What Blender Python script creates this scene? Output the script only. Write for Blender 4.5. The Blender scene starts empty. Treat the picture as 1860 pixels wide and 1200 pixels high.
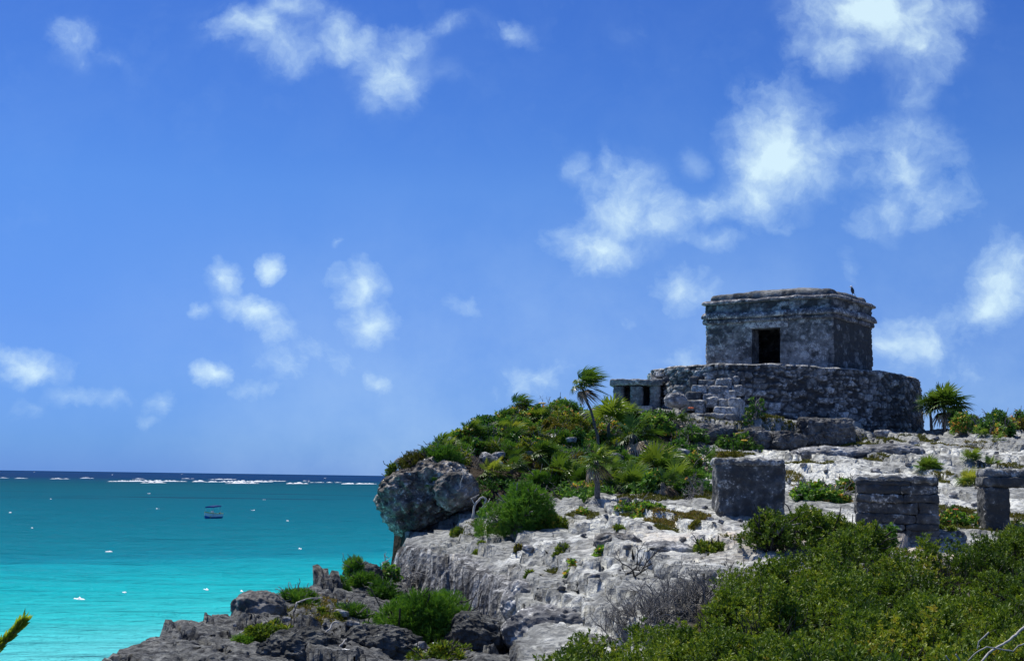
import bpy, math, random
import numpy as np

# ---------------------------------------------------------------- camera, world, sun
C = bpy.context.scene
COL = C.collection
R = math.radians
F_PX = 2555.0                       # focal length in photograph pixels (1860 wide)
PITCH = math.atan((866.5 - 600) / F_PX)
ROLL = math.atan(0.0145)
SUN_AZ, SUN_EL = R(-38), R(60)      # azimuth from +Y towards +X, elevation
SUN_STRENGTH, SKY_STRENGTH, EXPOSURE = 4.8, 0.1, 0.0
SEA_Z = -10.5

fw = np.array([0, math.cos(PITCH), math.sin(PITCH)])
up0 = np.array([0, -math.sin(PITCH), math.cos(PITCH)])
rt0 = np.array([1.0, 0, 0])
rt = math.cos(ROLL) * rt0 + math.sin(ROLL) * up0
up = math.cos(ROLL) * up0 - math.sin(ROLL) * rt0

cam_d = bpy.data.cameras.new('camera')
cam = bpy.data.objects.new('camera', cam_d); COL.objects.link(cam)
cam_d.sensor_fit = 'HORIZONTAL'; cam_d.sensor_width = 36.0
cam_d.lens = 36.0 * F_PX / 1860.0
cam_d.clip_start = 0.1; cam_d.clip_end = 200000
from mathutils import Matrix, Vector
cam.matrix_world = Matrix(((rt[0], up[0], -fw[0], 0), (rt[1], up[1], -fw[1], 0), (rt[2], up[2], -fw[2], 0), (0, 0, 0, 1)))
C.camera = cam


def ray(u, v):
    return fw + (u - 930) / F_PX * rt - (v - 600) / F_PX * up


def at(u, v, d):
    r = ray(u, v)
    return r * (d / r[1])


sun_dir = np.array([math.sin(SUN_AZ) * math.cos(SUN_EL), math.cos(SUN_AZ) * math.cos(SUN_EL), math.sin(SUN_EL)])
sl = bpy.data.lights.new('sun', 'SUN'); so = bpy.data.objects.new('sun', sl); COL.objects.link(so)
sl.energy = SUN_STRENGTH; sl.angle = R(0.5); sl.color = (1.0, 0.96, 0.88)
so.rotation_euler = Vector(sun_dir).to_track_quat('Z', 'Y').to_euler()

C.view_settings.view_transform = 'Standard'; C.view_settings.look = 'None'
C.view_settings.exposure = EXPOSURE; C.view_settings.gamma = 1.0
C.view_settings.use_curve_mapping = False


class NT:                                            # tiny node helper
    def __init__(self, tree):
        self.t = tree; self.n = tree.nodes; self.l = tree.links

    def add(self, typ, ins=None, **props):
        nd = self.n.new(typ)
        for k, v in props.items():
            setattr(nd, k, v)
        for k, v in (ins or {}).items():
            s = nd.inputs[k]
            if isinstance(v, bpy.types.NodeSocket):
                self.l.new(v, s)
            else:
                s.default_value = v
        return nd

    def math(self, op, a, b=0.0, clamp=False):
        nd = self.n.new('ShaderNodeMath'); nd.operation = op; nd.use_clamp = clamp
        for i, v in enumerate((a, b)):
            if isinstance(v, bpy.types.NodeSocket): self.l.new(v, nd.inputs[i])
            else: nd.inputs[i].default_value = v
        return nd.outputs[0]

    def mix(self, fac, a, b, blend='MIX'):
        nd = self.n.new('ShaderNodeMix'); nd.data_type = 'RGBA'; nd.blend_type = blend
        for idx, v in ((0, fac), (6, a), (7, b)):
            if isinstance(v, bpy.types.NodeSocket): self.l.new(v, nd.inputs[idx])
            elif idx == 0: nd.inputs[0].default_value = v
            else: nd.inputs[idx].default_value = (*v, 1) if len(v) == 3 else v
        return nd.outputs[2]

    def mr(self, v, a, b, c=0.0, d=1.0, smooth=True):
        nd = self.n.new('ShaderNodeMapRange'); nd.interpolation_type = 'SMOOTHSTEP' if smooth else 'LINEAR'
        self.l.new(v, nd.inputs[0])
        for i, x in enumerate((a, b, c, d)): nd.inputs[1 + i].default_value = x
        return nd.outputs[0]

    def noise(self, vec, scale, detail=4, rough=0.55, dist=0.0):
        nd = self.n.new('ShaderNodeTexNoise')
        self.l.new(vec, nd.inputs['Vector'])
        nd.inputs['Scale'].default_value = scale; nd.inputs['Detail'].default_value = detail
        nd.inputs['Roughness'].default_value = rough; nd.inputs['Distortion'].default_value = dist
        return nd.outputs[0]

    def attr(self, name):
        return self.add('ShaderNodeAttribute', attribute_name=name).outputs['Fac']

    def ramp(self, fac, stops):
        nd = self.n.new('ShaderNodeValToRGB'); cr = nd.color_ramp
        while len(cr.elements) < len(stops): cr.elements.new(0.5)
        for e, (p, c) in zip(cr.elements, stops):
            e.position = p; e.color = (*c, 1)
        self.l.new(fac, nd.inputs[0])
        return nd.outputs[0]


# clouds: (u, v, half width, half height, rotation degrees, density), directions of the sky
CLOUDS = [
    (1600, 20, 150, 70, 0, 1.15), (1530, 85, 90, 40, -8, .8), (1670, 85, 75, 55, 10, .85), (1650, 150, 45, 60, 0, .5),
    (1405, 275, 85, 115, 5, 1.15), (1375, 350, 65, 60, 0, 1.0), (1430, 205, 40, 45, 0, .6), (1470, 330, 60, 50, -20, .6),
    (1640, 290, 90, 70, 10, .85), (1690, 360, 80, 55, 20, .7), (1530, 270, 50, 35, -30, .5), (1590, 410, 60, 25, 0, .5),
    (1620, 390, 70, 60, 0, .55),
    (1130, 375, 80, 85, 20, .85), (1090, 450, 100, 45, 0, .9), (1200, 400, 60, 50, 0, .75), (1230, 520, 65, 45, 10, .85),
    (1040, 315, 26, 30, 30, .5), (1100, 300, 24, 45, 0, .5), (1255, 297, 20, 28, 10, .5), (1290, 370, 60, 35, -20, .5),
    (1300, 440, 70, 30, 0, .4), (1530, 490, 35, 40, 0, .5), (1650, 620, 110, 60, -10, .75), (1780, 560, 110, 60, -35, .8),
    (1830, 500, 70, 80, 0, .8), (1700, 680, 130, 50, 0, .5), (1240, 655, 60, 35, 0, .65), (1130, 590, 80, 30, 0, .4),
    (985, 690, 80, 40, -10, .75), (840, 555, 45, 20, 10, .5), (1000, 640, 60, 30, 0, .3),
    (470, 60, 95, 45, 10, .8), (520, 85, 60, 45, 0, .85), (620, 70, 85, 40, 15, .75), (705, 130, 60, 60, 30, .85), (730, 90, 55, 45, 0, .65),
    (530, 15, 60, 40, 0, .55), (420, 60, 60, 22, -30, .5), (130, 75, 45, 42, 20, .65), (150, 110, 28, 25, 50, .4), (190, 105, 60, 20, 20, .3),
    (820, 45, 50, 22, -25, .45), (920, 60, 60, 25, 30, .42), (800, 130, 50, 22, 0, .35), (1140, 70, 50, 20, 0, .2),
    (402, 500, 36, 32, 30, .95), (493, 480, 26, 24, 0, .85), (355, 558, 26, 17, 0, .8), (470, 565, 85, 30, 18, .95), (520, 600, 50, 34, 25, .8),
    (655, 520, 48, 52, 0, .95), (675, 590, 48, 48, 0, .95), (620, 505, 34, 30, 0, .7), (560, 640, 70, 35, 15, .6),
    (390, 668, 42, 26, 0, .85), (520, 670, 55, 40, -25, .8), (480, 705, 55, 22, 0, .7), (610, 660, 55, 40, 0, .5), (690, 700, 50, 24, 20, .55),
    (620, 560, 60, 60, 0, .35), (605, 432, 16, 16, 0, .4),
    (50, 665, 75, 34, 5, .8), (5, 650, 22, 26, 0, .6), (130, 718, 60, 22, 0, .55), (300, 728, 36, 30, -30, .6), (270, 765, 26, 20, 0, .4),
    (60, 740, 80, 30, 0, .3), (220, 720, 40, 25, 0, .4), (640, 770, 120, 20, 0, .25), (830, 650, 90, 35, 0, .3), (900, 720, 80, 30, 0, .35),
]
w = bpy.data.worlds.new('World'); C.world = w; w.use_nodes = True
nt = NT(w.node_tree); nt.n.clear()
sky = nt.add('ShaderNodeTexSky', sky_type='NISHITA', sun_disc=False, sun_elevation=SUN_EL, sun_rotation=SUN_AZ, air_density=1.0, dust_density=0.3, ozone_density=3.0)
SKY_GAMMA = 1.0
gm = nt.add('ShaderNodeGamma', {'Color': sky.outputs[0], 'Gamma': SKY_GAMMA})
tc = nt.add('ShaderNodeTexCoord')
sep = nt.add('ShaderNodeSeparateXYZ', {0: tc.outputs['Generated']})
zel = nt.math('MAXIMUM', sep.outputs[2], 0.0)
SKY_STOPS = [(0, (.165, .41, 1.4)), (.02, (.18, .43, 1.25)), (.06, (.22, .45, 1.12)), (.1, (.268, .485, 1.07)), (.147, (.296, .535, 1.07)), (.2, (.32, .585, 1.10)), (.34, (.245, .49, 1.06)), (.55, (.75, .88, 1.15)), (1, (.85, .95, 1.15))]  # topmost stops, out of view, brightened to add neutral fill light
tint = nt.ramp(zel, [(p_, tuple(c_ / 1.5 for c_ in cc_)) for p_, cc_ in SKY_STOPS])
tint = nt.add('ShaderNodeVectorMath', {0: tint, 'Scale': 1.5}, operation='SCALE').outputs[0]
skyc = nt.mix(1.0, gm.outputs[0], tint, 'MULTIPLY')
yy = nt.math('MAXIMUM', sep.outputs[1], 0.05)
px = nt.math('DIVIDE', sep.outputs[0], yy); pz = nt.math('DIVIDE', sep.outputs[2], yy)
pl = nt.add('ShaderNodeCombineXYZ', {0: px, 1: pz, 2: 0.0}).outputs[0]
warp = nt.add('ShaderNodeTexNoise', {'Vector': pl, 'Scale': 16.0, 'Detail': 7.0, 'Roughness': .62})
wv = nt.add('ShaderNodeVectorMath', {0: warp.outputs['Color'], 1: (.5, .5, .5)}, operation='SUBTRACT')
wv2 = nt.add('ShaderNodeVectorMath', {0: wv.outputs[0], 1: (.044, .040, 0)}, operation='MULTIPLY')
plw = nt.add('ShaderNodeVectorMath', {0: pl, 1: wv2.outputs[0]}, operation='ADD').outputs[0]
acc = None
for (cu, cv, ru, rv, rot, den) in CLOUDS:
    r0 = ray(cu, cv)
    mp = nt.add('ShaderNodeMapping', {'Vector': plw, 'Location': (r0[0] / r0[1], r0[2] / r0[1], 0), 'Rotation': (0, 0, -R(rot)), 'Scale': (1.7 * ru / F_PX, 1.7 * rv / F_PX, 1)}, vector_type='TEXTURE')
    g = nt.add('ShaderNodeTexGradient', {'Vector': mp.outputs[0]}, gradient_type='SPHERICAL')
    m = nt.math('MULTIPLY', g.outputs['Fac'], den)
    acc = m if acc is None else nt.math('SMOOTH_MAX', acc, m)
    if acc.node.operation == 'SMOOTH_MAX': acc.node.inputs[2].default_value = 0.12
n1 = nt.noise(plw, 24.0, 12, .62, .0)
n1c = nt.math('MULTIPLY', nt.math('SUBTRACT', n1, .5), 1.75)
dens = nt.mr(nt.math('ADD', acc, n1c), .11, 1.06, 0, 1, False)
dens = nt.math('MULTIPLY', dens, nt.mr(acc, 0.02, .36))
hz_ = nt.math('MULTIPLY', nt.mr(zel, .26, .02), nt.mr(nt.noise(pl, 6.0, 7, .62), .28, .75, .12, .46))
hz_ = nt.math('MULTIPLY', hz_, nt.mr(px, -.36, .0, .22, 1.15))
dens = nt.math('MAXIMUM', dens, hz_)
veil = nt.math('MULTIPLY', nt.mr(acc, .0, .55), nt.mr(nt.noise(pl, 13.0, 9, .66, .4), .34, .72, 0, .42))
dens = nt.math('MAXIMUM', dens, veil)
front = nt.mr(sep.outputs[1], .1, .2)
dens = nt.math('MULTIPLY', nt.math('MULTIPLY', dens, front), .9)
CLOUD_COL = (6.3, 8.6, 10.2)
ccol = nt.mix(nt.mr(dens, .25, .85), (5.3, 7.5, 10.0), (7.3, 9.4, 10.3))
allc = nt.mix(dens, skyc, ccol)
bg = nt.add('ShaderNodeBackground', {'Color': allc, 'Strength': SKY_STRENGTH})
wo = nt.add('ShaderNodeOutputWorld', {'Surface': bg.outputs[0]})
w.cycles.sampling_method = 'MANUAL'; w.cycles.sample_map_resolution = 512

# ---------------------------------------------------------------- numpy noise
_rs = np.random.RandomState(7)
_PERM = np.concatenate([_rs.permutation(256)] * 3).astype(np.int32)
_G = _rs.normal(size=(256, 3)); _G /= np.linalg.norm(_G, axis=1)[:, None]


def pnoise(P):
    P = np.asarray(P, float)
    I = np.floor(P).astype(np.int64); f = P - I; I &= 255
    w3 = f * f * f * (f * (f * 6 - 15) + 10)
    out = 0
    for dx in (0, 1):
        for dy in (0, 1):
            for dz in (0, 1):
                h = _PERM[_PERM[_PERM[(I[:, 0] + dx) & 255] + ((I[:, 1] + dy) & 255)] + ((I[:, 2] + dz) & 255)]
                g = _G[h]
                d = g[:, 0] * (f[:, 0] - dx) + g[:, 1] * (f[:, 1] - dy) + g[:, 2] * (f[:, 2] - dz)
                ww = (w3[:, 0] if dx else 1 - w3[:, 0]) * (w3[:, 1] if dy else 1 - w3[:, 1]) * (w3[:, 2] if dz else 1 - w3[:, 2])
                out = out + ww * d
    return out * 1.5


def fbm(P, octv=4, gain=.5, ridge=False):
    P = np.asarray(P, float); s = 0; a = 1.0; tot = 0
    for i in range(octv):
        n = pnoise(P * (2.03 ** i) + 17.3 * i)
        if ridge: n = 1 - 2 * np.abs(n)
        s = s + a * n; tot += a; a *= gain
    return s / tot


def P3(x, y, z=0.0, s=1.0, off=0.0):
    x = np.asarray(x, float); y = np.asarray(y, float)
    return np.stack([x * s + off, y * s + off * .7, (np.zeros_like(x) + z) * s + off * .3], -1)


def worley2(x, y, seed=0):
    ix = np.floor(x).astype(np.int64); iy = np.floor(y).astype(np.int64)
    f1 = np.full(x.shape, 9.0); f2 = np.full(x.shape, 9.0); cid = np.zeros(x.shape)
    for dx in (-1, 0, 1):
        for dy in (-1, 0, 1):
            cx = ix + dx; cy = iy + dy
            h = _PERM[_PERM[(cx + seed) & 255] + (cy & 255)]
            h2 = _PERM[h + 57]; h3 = _PERM[h2 + 31]
            d = np.hypot(cx + .12 + .76 * h / 255. - x, cy + .12 + .76 * h2 / 255. - y)
            new = d < f1
            f2 = np.where(new, f1, np.minimum(f2, d)); cid = np.where(new, h3 / 255., cid); f1 = np.where(new, d, f1)
    return f1, f2, cid


def sst(a, b, x):
    t = np.clip((x - a) / (b - a), 0, 1)
    return t * t * (3 - 2 * t)


# ---------------------------------------------------------------- mesh helpers
def mk(name, V, Fs, mat=None, parent=None, attrs=None, smooth=True, loc=None):
    """V (N,3); Fs a list of (M,k) index arrays; links ONE mesh object"""
    V = np.asarray(V, np.float32)
    Fs = [np.asarray(f, np.int32) for f in Fs if len(f)]
    if loc is not None: V = V - np.asarray(loc, np.float32)
    me = bpy.data.meshes.new(name)
    me.vertices.add(len(V)); me.vertices.foreach_set('co', V.ravel())
    li = np.concatenate([f.ravel() for f in Fs]); tot = np.concatenate([np.full(len(f), f.shape[1]) for f in Fs])
    me.loops.add(len(li)); me.loops.foreach_set('vertex_index', li)
    me.polygons.add(len(tot)); me.polygons.foreach_set('loop_start', np.concatenate([[0], np.cumsum(tot)[:-1]]).astype(np.int32))
    me.polygons.foreach_set('use_smooth', np.full(len(tot), smooth))
    for k, a in (attrs or {}).items():
        at_ = me.attributes.new(k, 'FLOAT', 'POINT'); at_.data.foreach_set('value', np.asarray(a, np.float32))
    me.update(calc_edges=True)
    if mat: me.materials.append(mat)
    o = bpy.data.objects.new(name, me); COL.objects.link(o)
    if loc is not None: o.location = loc
    if parent is not None:
        o.parent = parent
    return o


class MB:                                            # mesh accumulator
    def __init__(self): self.V = []; self.Q = []; self.T = []; self.A = []; self.n = 0

    def add(self, V, Q=None, T=None, a=None):
        V = np.asarray(V, float)
        if Q is not None and len(Q): self.Q.append(np.asarray(Q) + self.n)
        if T is not None and len(T): self.T.append(np.asarray(T) + self.n)
        self.A.append(np.zeros(len(V)) if a is None else np.broadcast_to(np.asarray(a, float), (len(V),)))
        self.V.append(V); self.n += len(V)

    def build(self, name, mat, parent=None, smooth=True, loc=None, attr='tint'):
        Fs = []
        if self.Q: Fs.append(np.concatenate(self.Q))
        if self.T: Fs.append(np.concatenate(self.T))
        return mk(name, np.concatenate(self.V), Fs, mat, parent, {attr: np.concatenate(self.A)}, smooth, loc)


def empty(name, loc):
    o = bpy.data.objects.new(name, None); COL.objects.link(o); o.location = tuple(map(float, loc)); o.empty_display_size = .2
    return o


def tag(o, label=None, cat=None, group=None, kind=None):
    if label: o['label'] = label
    if cat: o['category'] = cat
    if group: o['group'] = group
    if kind: o['kind'] = kind
    return o


def grid_faces(nr, nc, wrap=False):
    i = np.arange(nr - 1)[:, None]; j = np.arange(nc if wrap else nc - 1)[None, :]
    j2 = (j + 1) % nc
    return np.stack([i * nc + j, i * nc + j2, (i + 1) * nc + j2, (i + 1) * nc + j], -1).reshape(-1, 4)


def tube(mb, pts, rad, sides=5, a=0.0, caps=True):
    pts = np.asarray(pts, float); rad = np.broadcast_to(np.asarray(rad, float), (len(pts),))
    tan = np.gradient(pts, axis=0); tan /= np.linalg.norm(tan, axis=1)[:, None] + 1e-9
    ref = np.array([0.13, 0.97, 0.21]) if abs(tan[0][2]) > .7 else np.array([0.05, 0.1, 1.0])
    s = np.cross(tan, ref); s /= np.linalg.norm(s, axis=1)[:, None] + 1e-9
    b = np.cross(tan, s)
    th = np.linspace(0, 2 * np.pi, sides, endpoint=False)
    V = pts[:, None] + rad[:, None, None] * (np.cos(th)[None, :, None] * s[:, None] + np.sin(th)[None, :, None] * b[:, None])
    V = V.reshape(-1, 3); Q = grid_faces(len(pts), sides, True)
    T = []
    if caps:
        n = len(V); V = np.vstack([V, pts[0], pts[-1]]); k = (len(pts) - 1) * sides
        for j in range(sides):
            T.append((n, (j + 1) % sides, j)); T.append((n + 1, k + j, k + (j + 1) % sides))
    mb.add(V, Q, np.array(T) if T else None, a)


def wiggle(p0, p1, n, amp, rng, sag=0.0):
    t = np.linspace(0, 1, n)[:, None]; p0 = np.asarray(p0, float); p1 = np.asarray(p1, float)
    P = p0 + (p1 - p0) * t
    off = np.cumsum(rng.normal(size=(n, 3)), 0); off -= off[0] + (off[-1] - off[0]) * t
    P = P + off * amp; P[:, 2] += sag * 4 * (t * (1 - t))[:, 0]
    return P


def twig_tree(mb, base, d, length, r, depth, rng, spread=.7, a=.5, kink=.06):
    d = np.asarray(d, float) / np.linalg.norm(d)
    end = np.asarray(base) + d * length
    P = wiggle(base, end, 5, length * kink, rng)
    tube(mb, P, np.linspace(r, r * .6, 5), 4, a, False)
    if depth <= 0: return
    for _ in range(rng.randint(2, 4)):
        t = rng.uniform(.35, 1.0); k = min(4, int(t * 4))
        nd = d + rng.normal(size=3) * spread; nd[2] += .15
        twig_tree(mb, P[k], nd, length * rng.uniform(.5, .85), r * .6, depth - 1, rng, spread, a, kink)


# leaves -----------------------------------------------------------
def leaves(P, D, N, L, W, tint, bend=0.15):
    """one lens-shaped quad per leaf; P base, D direction, N side vector"""
    L = np.asarray(L)[:, None]; W = np.asarray(W)[:, None]
    mid = P + D * L * .55; tip = P + D * L
    tip = tip - np.array([0, 0, 1.0]) * L * bend
    V = np.stack([P, mid + N * W, tip, mid - N * W], 1).reshape(-1, 3)
    Q = np.arange(len(P) * 4).reshape(-1, 4)
    return V, Q, np.repeat(tint, 4)


def unit(a): return a / (np.linalg.norm(a, axis=-1, keepdims=True) + 1e-9)


def rosettes(P, A, k, L, W, rng, ang=(.25, 1.15), tint=None, bend=.1, tj=.12):
    n = len(P); A = unit(A)
    ref = np.where(np.abs(A[:, 2:3]) > .8, np.array([[1., 0, 0]]), np.array([[0., 0, 1.]]))
    s = unit(np.cross(A, ref)); b = np.cross(A, s)
    Pk = np.repeat(P, k, 0); Ak = np.repeat(A, k, 0); sk = np.repeat(s, k, 0); bk = np.repeat(b, k, 0)
    ph = rng.uniform(0, 2 * np.pi, n * k); th = rng.uniform(ang[0], ang[1], n * k)
    rad = np.cos(ph)[:, None] * sk + np.sin(ph)[:, None] * bk
    D = unit(np.cos(th)[:, None] * Ak + np.sin(th)[:, None] * rad)
    N = unit(np.cross(D, rng.normal(size=(n * k, 3)) * .6 + Ak))
    ll = L * rng.uniform(.7, 1.25, n * k); ww = W * rng.uniform(.75, 1.2, n * k)
    t = np.repeat(rng.uniform(.2, .8, n) if tint is None else tint, k) + rng.normal(0, tj, n * k)
    Pk = Pk - Ak * (rng.uniform(0, 1, n * k) * L * .8)[:, None]
    return leaves(Pk, D, N, ll, ww * .5, np.clip(t, 0, 1), bend)


def lump_points(c, r3, n, rng, zmin=-.25, inner=.72):
    d = unit(rng.normal(size=(int(n * 1.7) + 4, 3))); d = d[d[:, 2] > zmin][:n]
    rr = rng.uniform(inner, 1.03, len(d)) ** 1.0
    p = np.asarray(c) + d * rr[:, None] * np.asarray(r3)
    nrm = unit(d / np.asarray(r3))
    return p, nrm


# ---------------------------------------------------------------- materials
def new_mat(name):
    m = bpy.data.materials.new(name); m.use_nodes = True
    t = NT(m.node_tree); t.n.clear()
    t.out = t.add('ShaderNodeOutputMaterial')
    return m, t


def leaf_mat(name, stops, transl=.27, rough=.5):
    m, t = new_mat(name)
    col = t.ramp(t.attr('tint'), stops)
    p = t.add('ShaderNodeBsdfPrincipled', {'Base Color': col, 'Roughness': rough})
    p.inputs['Specular IOR Level'].default_value = .3
    tr = t.add('ShaderNodeBsdfTranslucent', {'Color': t.mix(1.0, col, (1.25, 1.25, .7), 'MULTIPLY')})
    mx = t.add('ShaderNodeMixShader', {0: transl, 1: p.outputs[0], 2: tr.outputs[0]})
    t.l.new(mx.outputs[0], t.out.inputs[0])
    return m


def stone_mat(name, dark, mid, pale, pale_amt=.5, dark_amt=.5, scale=1.0, use_tone=True, bump=.6, pits=.5):
    m, t = new_mat(name)
    v = t.add('ShaderNodeTexCoord').outputs['Object']
    nA = t.noise(v, 1.1 * scale, 6, .62, .4); nB = t.noise(v, 5.5 * scale, 6, .65, .2); nC = t.noise(v, 19 * scale, 4, .6)
    tone = t.attr('tone') if use_tone else None
    a = t.math('ADD', t.math('MULTIPLY', nA, .5), t.math('MULTIPLY', nB, .5))
    if tone is not None:
        a = t.math('ADD', a, t.math('MULTIPLY', t.math('SUBTRACT', tone, .5), .34))
    col = t.mix(t.mr(a, .5 - .13, .5 + .16), dark, mid)
    pf = t.math('ADD', t.math('MULTIPLY', nB, .55), t.math('MULTIPLY', nC, .45))
    if tone is not None:
        pf = t.math('ADD', pf, t.math('MULTIPLY', t.math('SUBTRACT', tone, .5), .30))
    th = .72 - .3 * pale_amt
    col = t.mix(t.mr(pf, th, th + .09), col, pale)
    df = t.noise(v, 2.6 * scale, 7, .68, .6)
    td = .70 - .3 * dark_amt
    col = t.mix(t.math('MULTIPLY', t.mr(df, td, td + .1), .8), col, dark)
    p = t.add('ShaderNodeBsdfPrincipled', {'Base Color': col, 'Roughness': .92})
    p.inputs['Specular IOR Level'].default_value = .15
    vo = t.add('ShaderNodeTexVoronoi', {'Vector': v, 'Scale': 9.0 * scale})
    h = t.math('ADD', t.math('MULTIPLY', nB, .6), t.math('MULTIPLY', nC, .35))
    h = t.math('ADD', h, t.math('MULTIPLY', vo.outputs['Distance'], pits))
    bp = t.add('ShaderNodeBump', {'Height': h, 'Strength': bump, 'Distance': .09})
    t.l.new(bp.outputs[0], p.inputs['Normal'])
    t.l.new(p.outputs[0], t.out.inputs[0])
    return m


def plain_mat(name, col, rough=.6, var=.15, scale=8.0, metal=0.0):
    m, t = new_mat(name)
    v = t.add('ShaderNodeTexCoord').outputs['Object']
    n = t.noise(v, scale, 4, .6)
    c2 = tuple(min(1, x * (1 + var)) for x in col); c1 = tuple(x * (1 - var) for x in col)
    p = t.add('ShaderNodeBsdfPrincipled', {'Base Color': t.mix(t.mr(n, .35, .65), c1, c2), 'Roughness': rough, 'Metallic': metal})
    t.l.new(p.outputs[0], t.out.inputs[0])
    return m


M_TEMPLE = stone_mat('temple_stone', (.066, .068, .071), (.29, .297, .298), (.54, .55, .54), .5, .42, 1.0)
M_TEMPLE_PALE = stone_mat('temple_moulding', (.05, .05, .058), (.26, .26, .275), (.62, .62, .60), .6, .36, .9)
M_RUBBLE = stone_mat('rubble_masonry', (.066, .067, .069), (.29, .294, .29), (.58, .58, .57), .54, .46, 1.0)
M_BLOCK = stone_mat('altar_stone', (.070, .071, .071), (.28, .282, .272), (.60, .60, .57), .66, .46, 1.0)
M_BOULDER = stone_mat('grey_boulder', (.055, .052, .05), (.29, .28, .265), (.64, .62, .58), .5, .5, .9, True, .8, .6)
M_STAINED = stone_mat('stained_boulder', (.06, .055, .05), (.37, .335, .295), (.70, .66, .59), .6, .36, 1.0, True, 1.0, .8)
M_LEDGE = stone_mat('ledge_rock', (.055, .055, .057), (.23, .232, .23), (.52, .52, .50), .45, .5, 1.2, True, 1.0, .6)
M_PALEROCK = stone_mat('pale_rock', (.10, .10, .105), (.42, .42, .42), (.72, .71, .68), .62, .3, .9, True, .7, .5)
M_KARST = stone_mat('dark_karst', (.033, .034, .034), (.145, .148, .144), (.40, .405, .39), .35, .5, 1.2, True, 1.0, .9)

M_SHRUB = leaf_mat('bay_cedar_leaf', [(0, (0.045, 0.091, 0.013)), (.4, (0.102, 0.173, 0.018)), (.75, (0.215, 0.297, 0.029)), (.97, (0.390, 0.407, 0.050)), (1, (0.413, 0.341, 0.051))])
M_GREEN = leaf_mat('broad_leaf', [(0, (0.034, 0.087, 0.021)), (.45, (0.085, 0.212, 0.035)), (.8, (0.208, 0.386, 0.049)), (.95, (0.447, 0.523, 0.076)), (1, (0.780, 0.399, 0.100))])
M_FEATHER = leaf_mat('feathery_leaf', [(0, (0.044, 0.120, 0.017)), (.5, (0.109, 0.250, 0.026)), (1, (0.217, 0.369, 0.044))])
M_OLIVE = leaf_mat('olive_leaf', [(0, (0.070, 0.079, 0.016)), (.5, (0.168, 0.168, 0.024)), (.85, (0.299, 0.259, 0.039)), (1, (0.437, 0.238, 0.079))])
M_PALM = leaf_mat('palm_leaf', [(0, (0.034, 0.076, 0.013)), (.45, (0.084, 0.163, 0.023)), (.8, (0.216, 0.298, 0.038)), (1, (0.449, 0.439, 0.076))], .3, .4)
M_DEADFROND = leaf_mat('dead_frond', [(0, (0.090, 0.064, 0.046)), (.5, (0.270, 0.198, 0.144)), (1, (0.612, 0.504, 0.378))], .15)
M_GRASS = leaf_mat('turf', [(0, (.05, .065, .010)), (.5, (.11, .12, .016)), (.85, (.19, .17, .035)), (1, (.26, .17, .06))], .25)
M_SPRIG = leaf_mat('sprig_leaf', [(0, (.07, .15, .012)), (.5, (.18, .34, .02)), (.85, (.36, .46, .04)), (1, (.5, .48, .06))], .4)
M_BARK = plain_mat('palm_bark', (.15, .135, .12), .9, .35, 14)
M_TWIG = plain_mat('grey_twig', (.20, .19, .18), .9, .3, 14)
M_TWIGDARK = plain_mat('dark_twig', (.045, .04, .035), .9, .3, 14)
M_DRIFT = plain_mat('bleached_wood', (.42, .40, .37), .85, .2, 16)
M_ORANGE = plain_mat('orange_petal', (.75, .13, .02), .5, .15)
M_YELLOWP = plain_mat('yellow_petal', (.85, .50, .03), .5, .15)

# ---------------------------------------------------------------- terrain
UP = [(1100, 10, -2.7), (1500, 10, -2.65), (1900, 10, -2.6), (930, 12, -2.8), (1400, 14, -2.5), (1860, 14, -2.4), (1100, 16, -2.6), (1200, 19, -2.25), (1500, 19, -2.1),
      (1860, 19, -2.0), (1300, 22, -1.7), (1600, 22, -1.75), (1860, 22, -1.7), (1050, 22, -2.26), (1000, 19, -2.45), (1100, 22, -1.85), (1100, 25, -1.38), (1000, 25, -1.78), (950, 25.5, -2.05),
      (1200, 26, -1.15), (1300, 27, -1.07), (1450, 26, -1.14), (1000, 29, -1.28), (900, 31, -1.43), (800, 32, -1.5), (760, 32.5, -1.55), (850, 29, -1.75), (1150, 31, -.75), (1050, 32, -.79),
      (1280, 34, -.4), (1150, 34, -.5), (1360, 30, -.82), (1000, 34, -.84), (930, 33, -1.07), (870, 35, -.95), (780, 35, -1.3), (720, 35, -1.7), (830, 35.3, -1.0),
      (1600, 28, -1.1), (1720, 28, -1.07), (1820, 29, -.88), (1500, 34, -.34), (1740, 35, -.3), (1860, 33, -.5), (1480, 38, .07), (1650, 39, .25), (1860, 42, .5), (1440, 43, .58), (1560, 45, .75),
      (1750, 43, .63), (1400, 44, .66), (1300, 45, .75), (1100, 36, -.42), (1000, 37, -.5), (1200, 38, -.13), (1250, 42, .37), (1050, 44, .85), (950, 40, .2), (870, 38, -.1), (760, 38.5, .25),
      (700, 37, -.3), (820, 41, .6), (850, 42, .95), (900, 45, 1.55), (940, 47, 1.95), (1020, 50, 2.1), (1100, 54, 2.4), (1150, 53, 2.1), (1170, 46, 1.0),
      (1420, 49.5, 1.0), (1300, 49, 1.1), (1560, 53, 1.5), (1350, 56, 1.3), (1450, 56, 1.35), (1560, 56, 1.75), (1250, 55, 1.45), (1190, 56, 1.9), (1120, 58, 2.6),
      (1640, 52, 1.5), (1690, 56, 1.8), (1750, 57, 1.95), (1800, 53, 1.65), (1860, 52, 1.4), (1860, 60, 2.2), (1700, 64, 2.2), (1500, 66, 2.2), (1300, 66, 2.2), (2100, 40, .6), (2100, 25, -1.2),
      (2200, 55, 1.8), (2100, 80, 2.5), (1300, 85, 2), (1700, 90, 2.5), (2300, 12, -2.4)]
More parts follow.
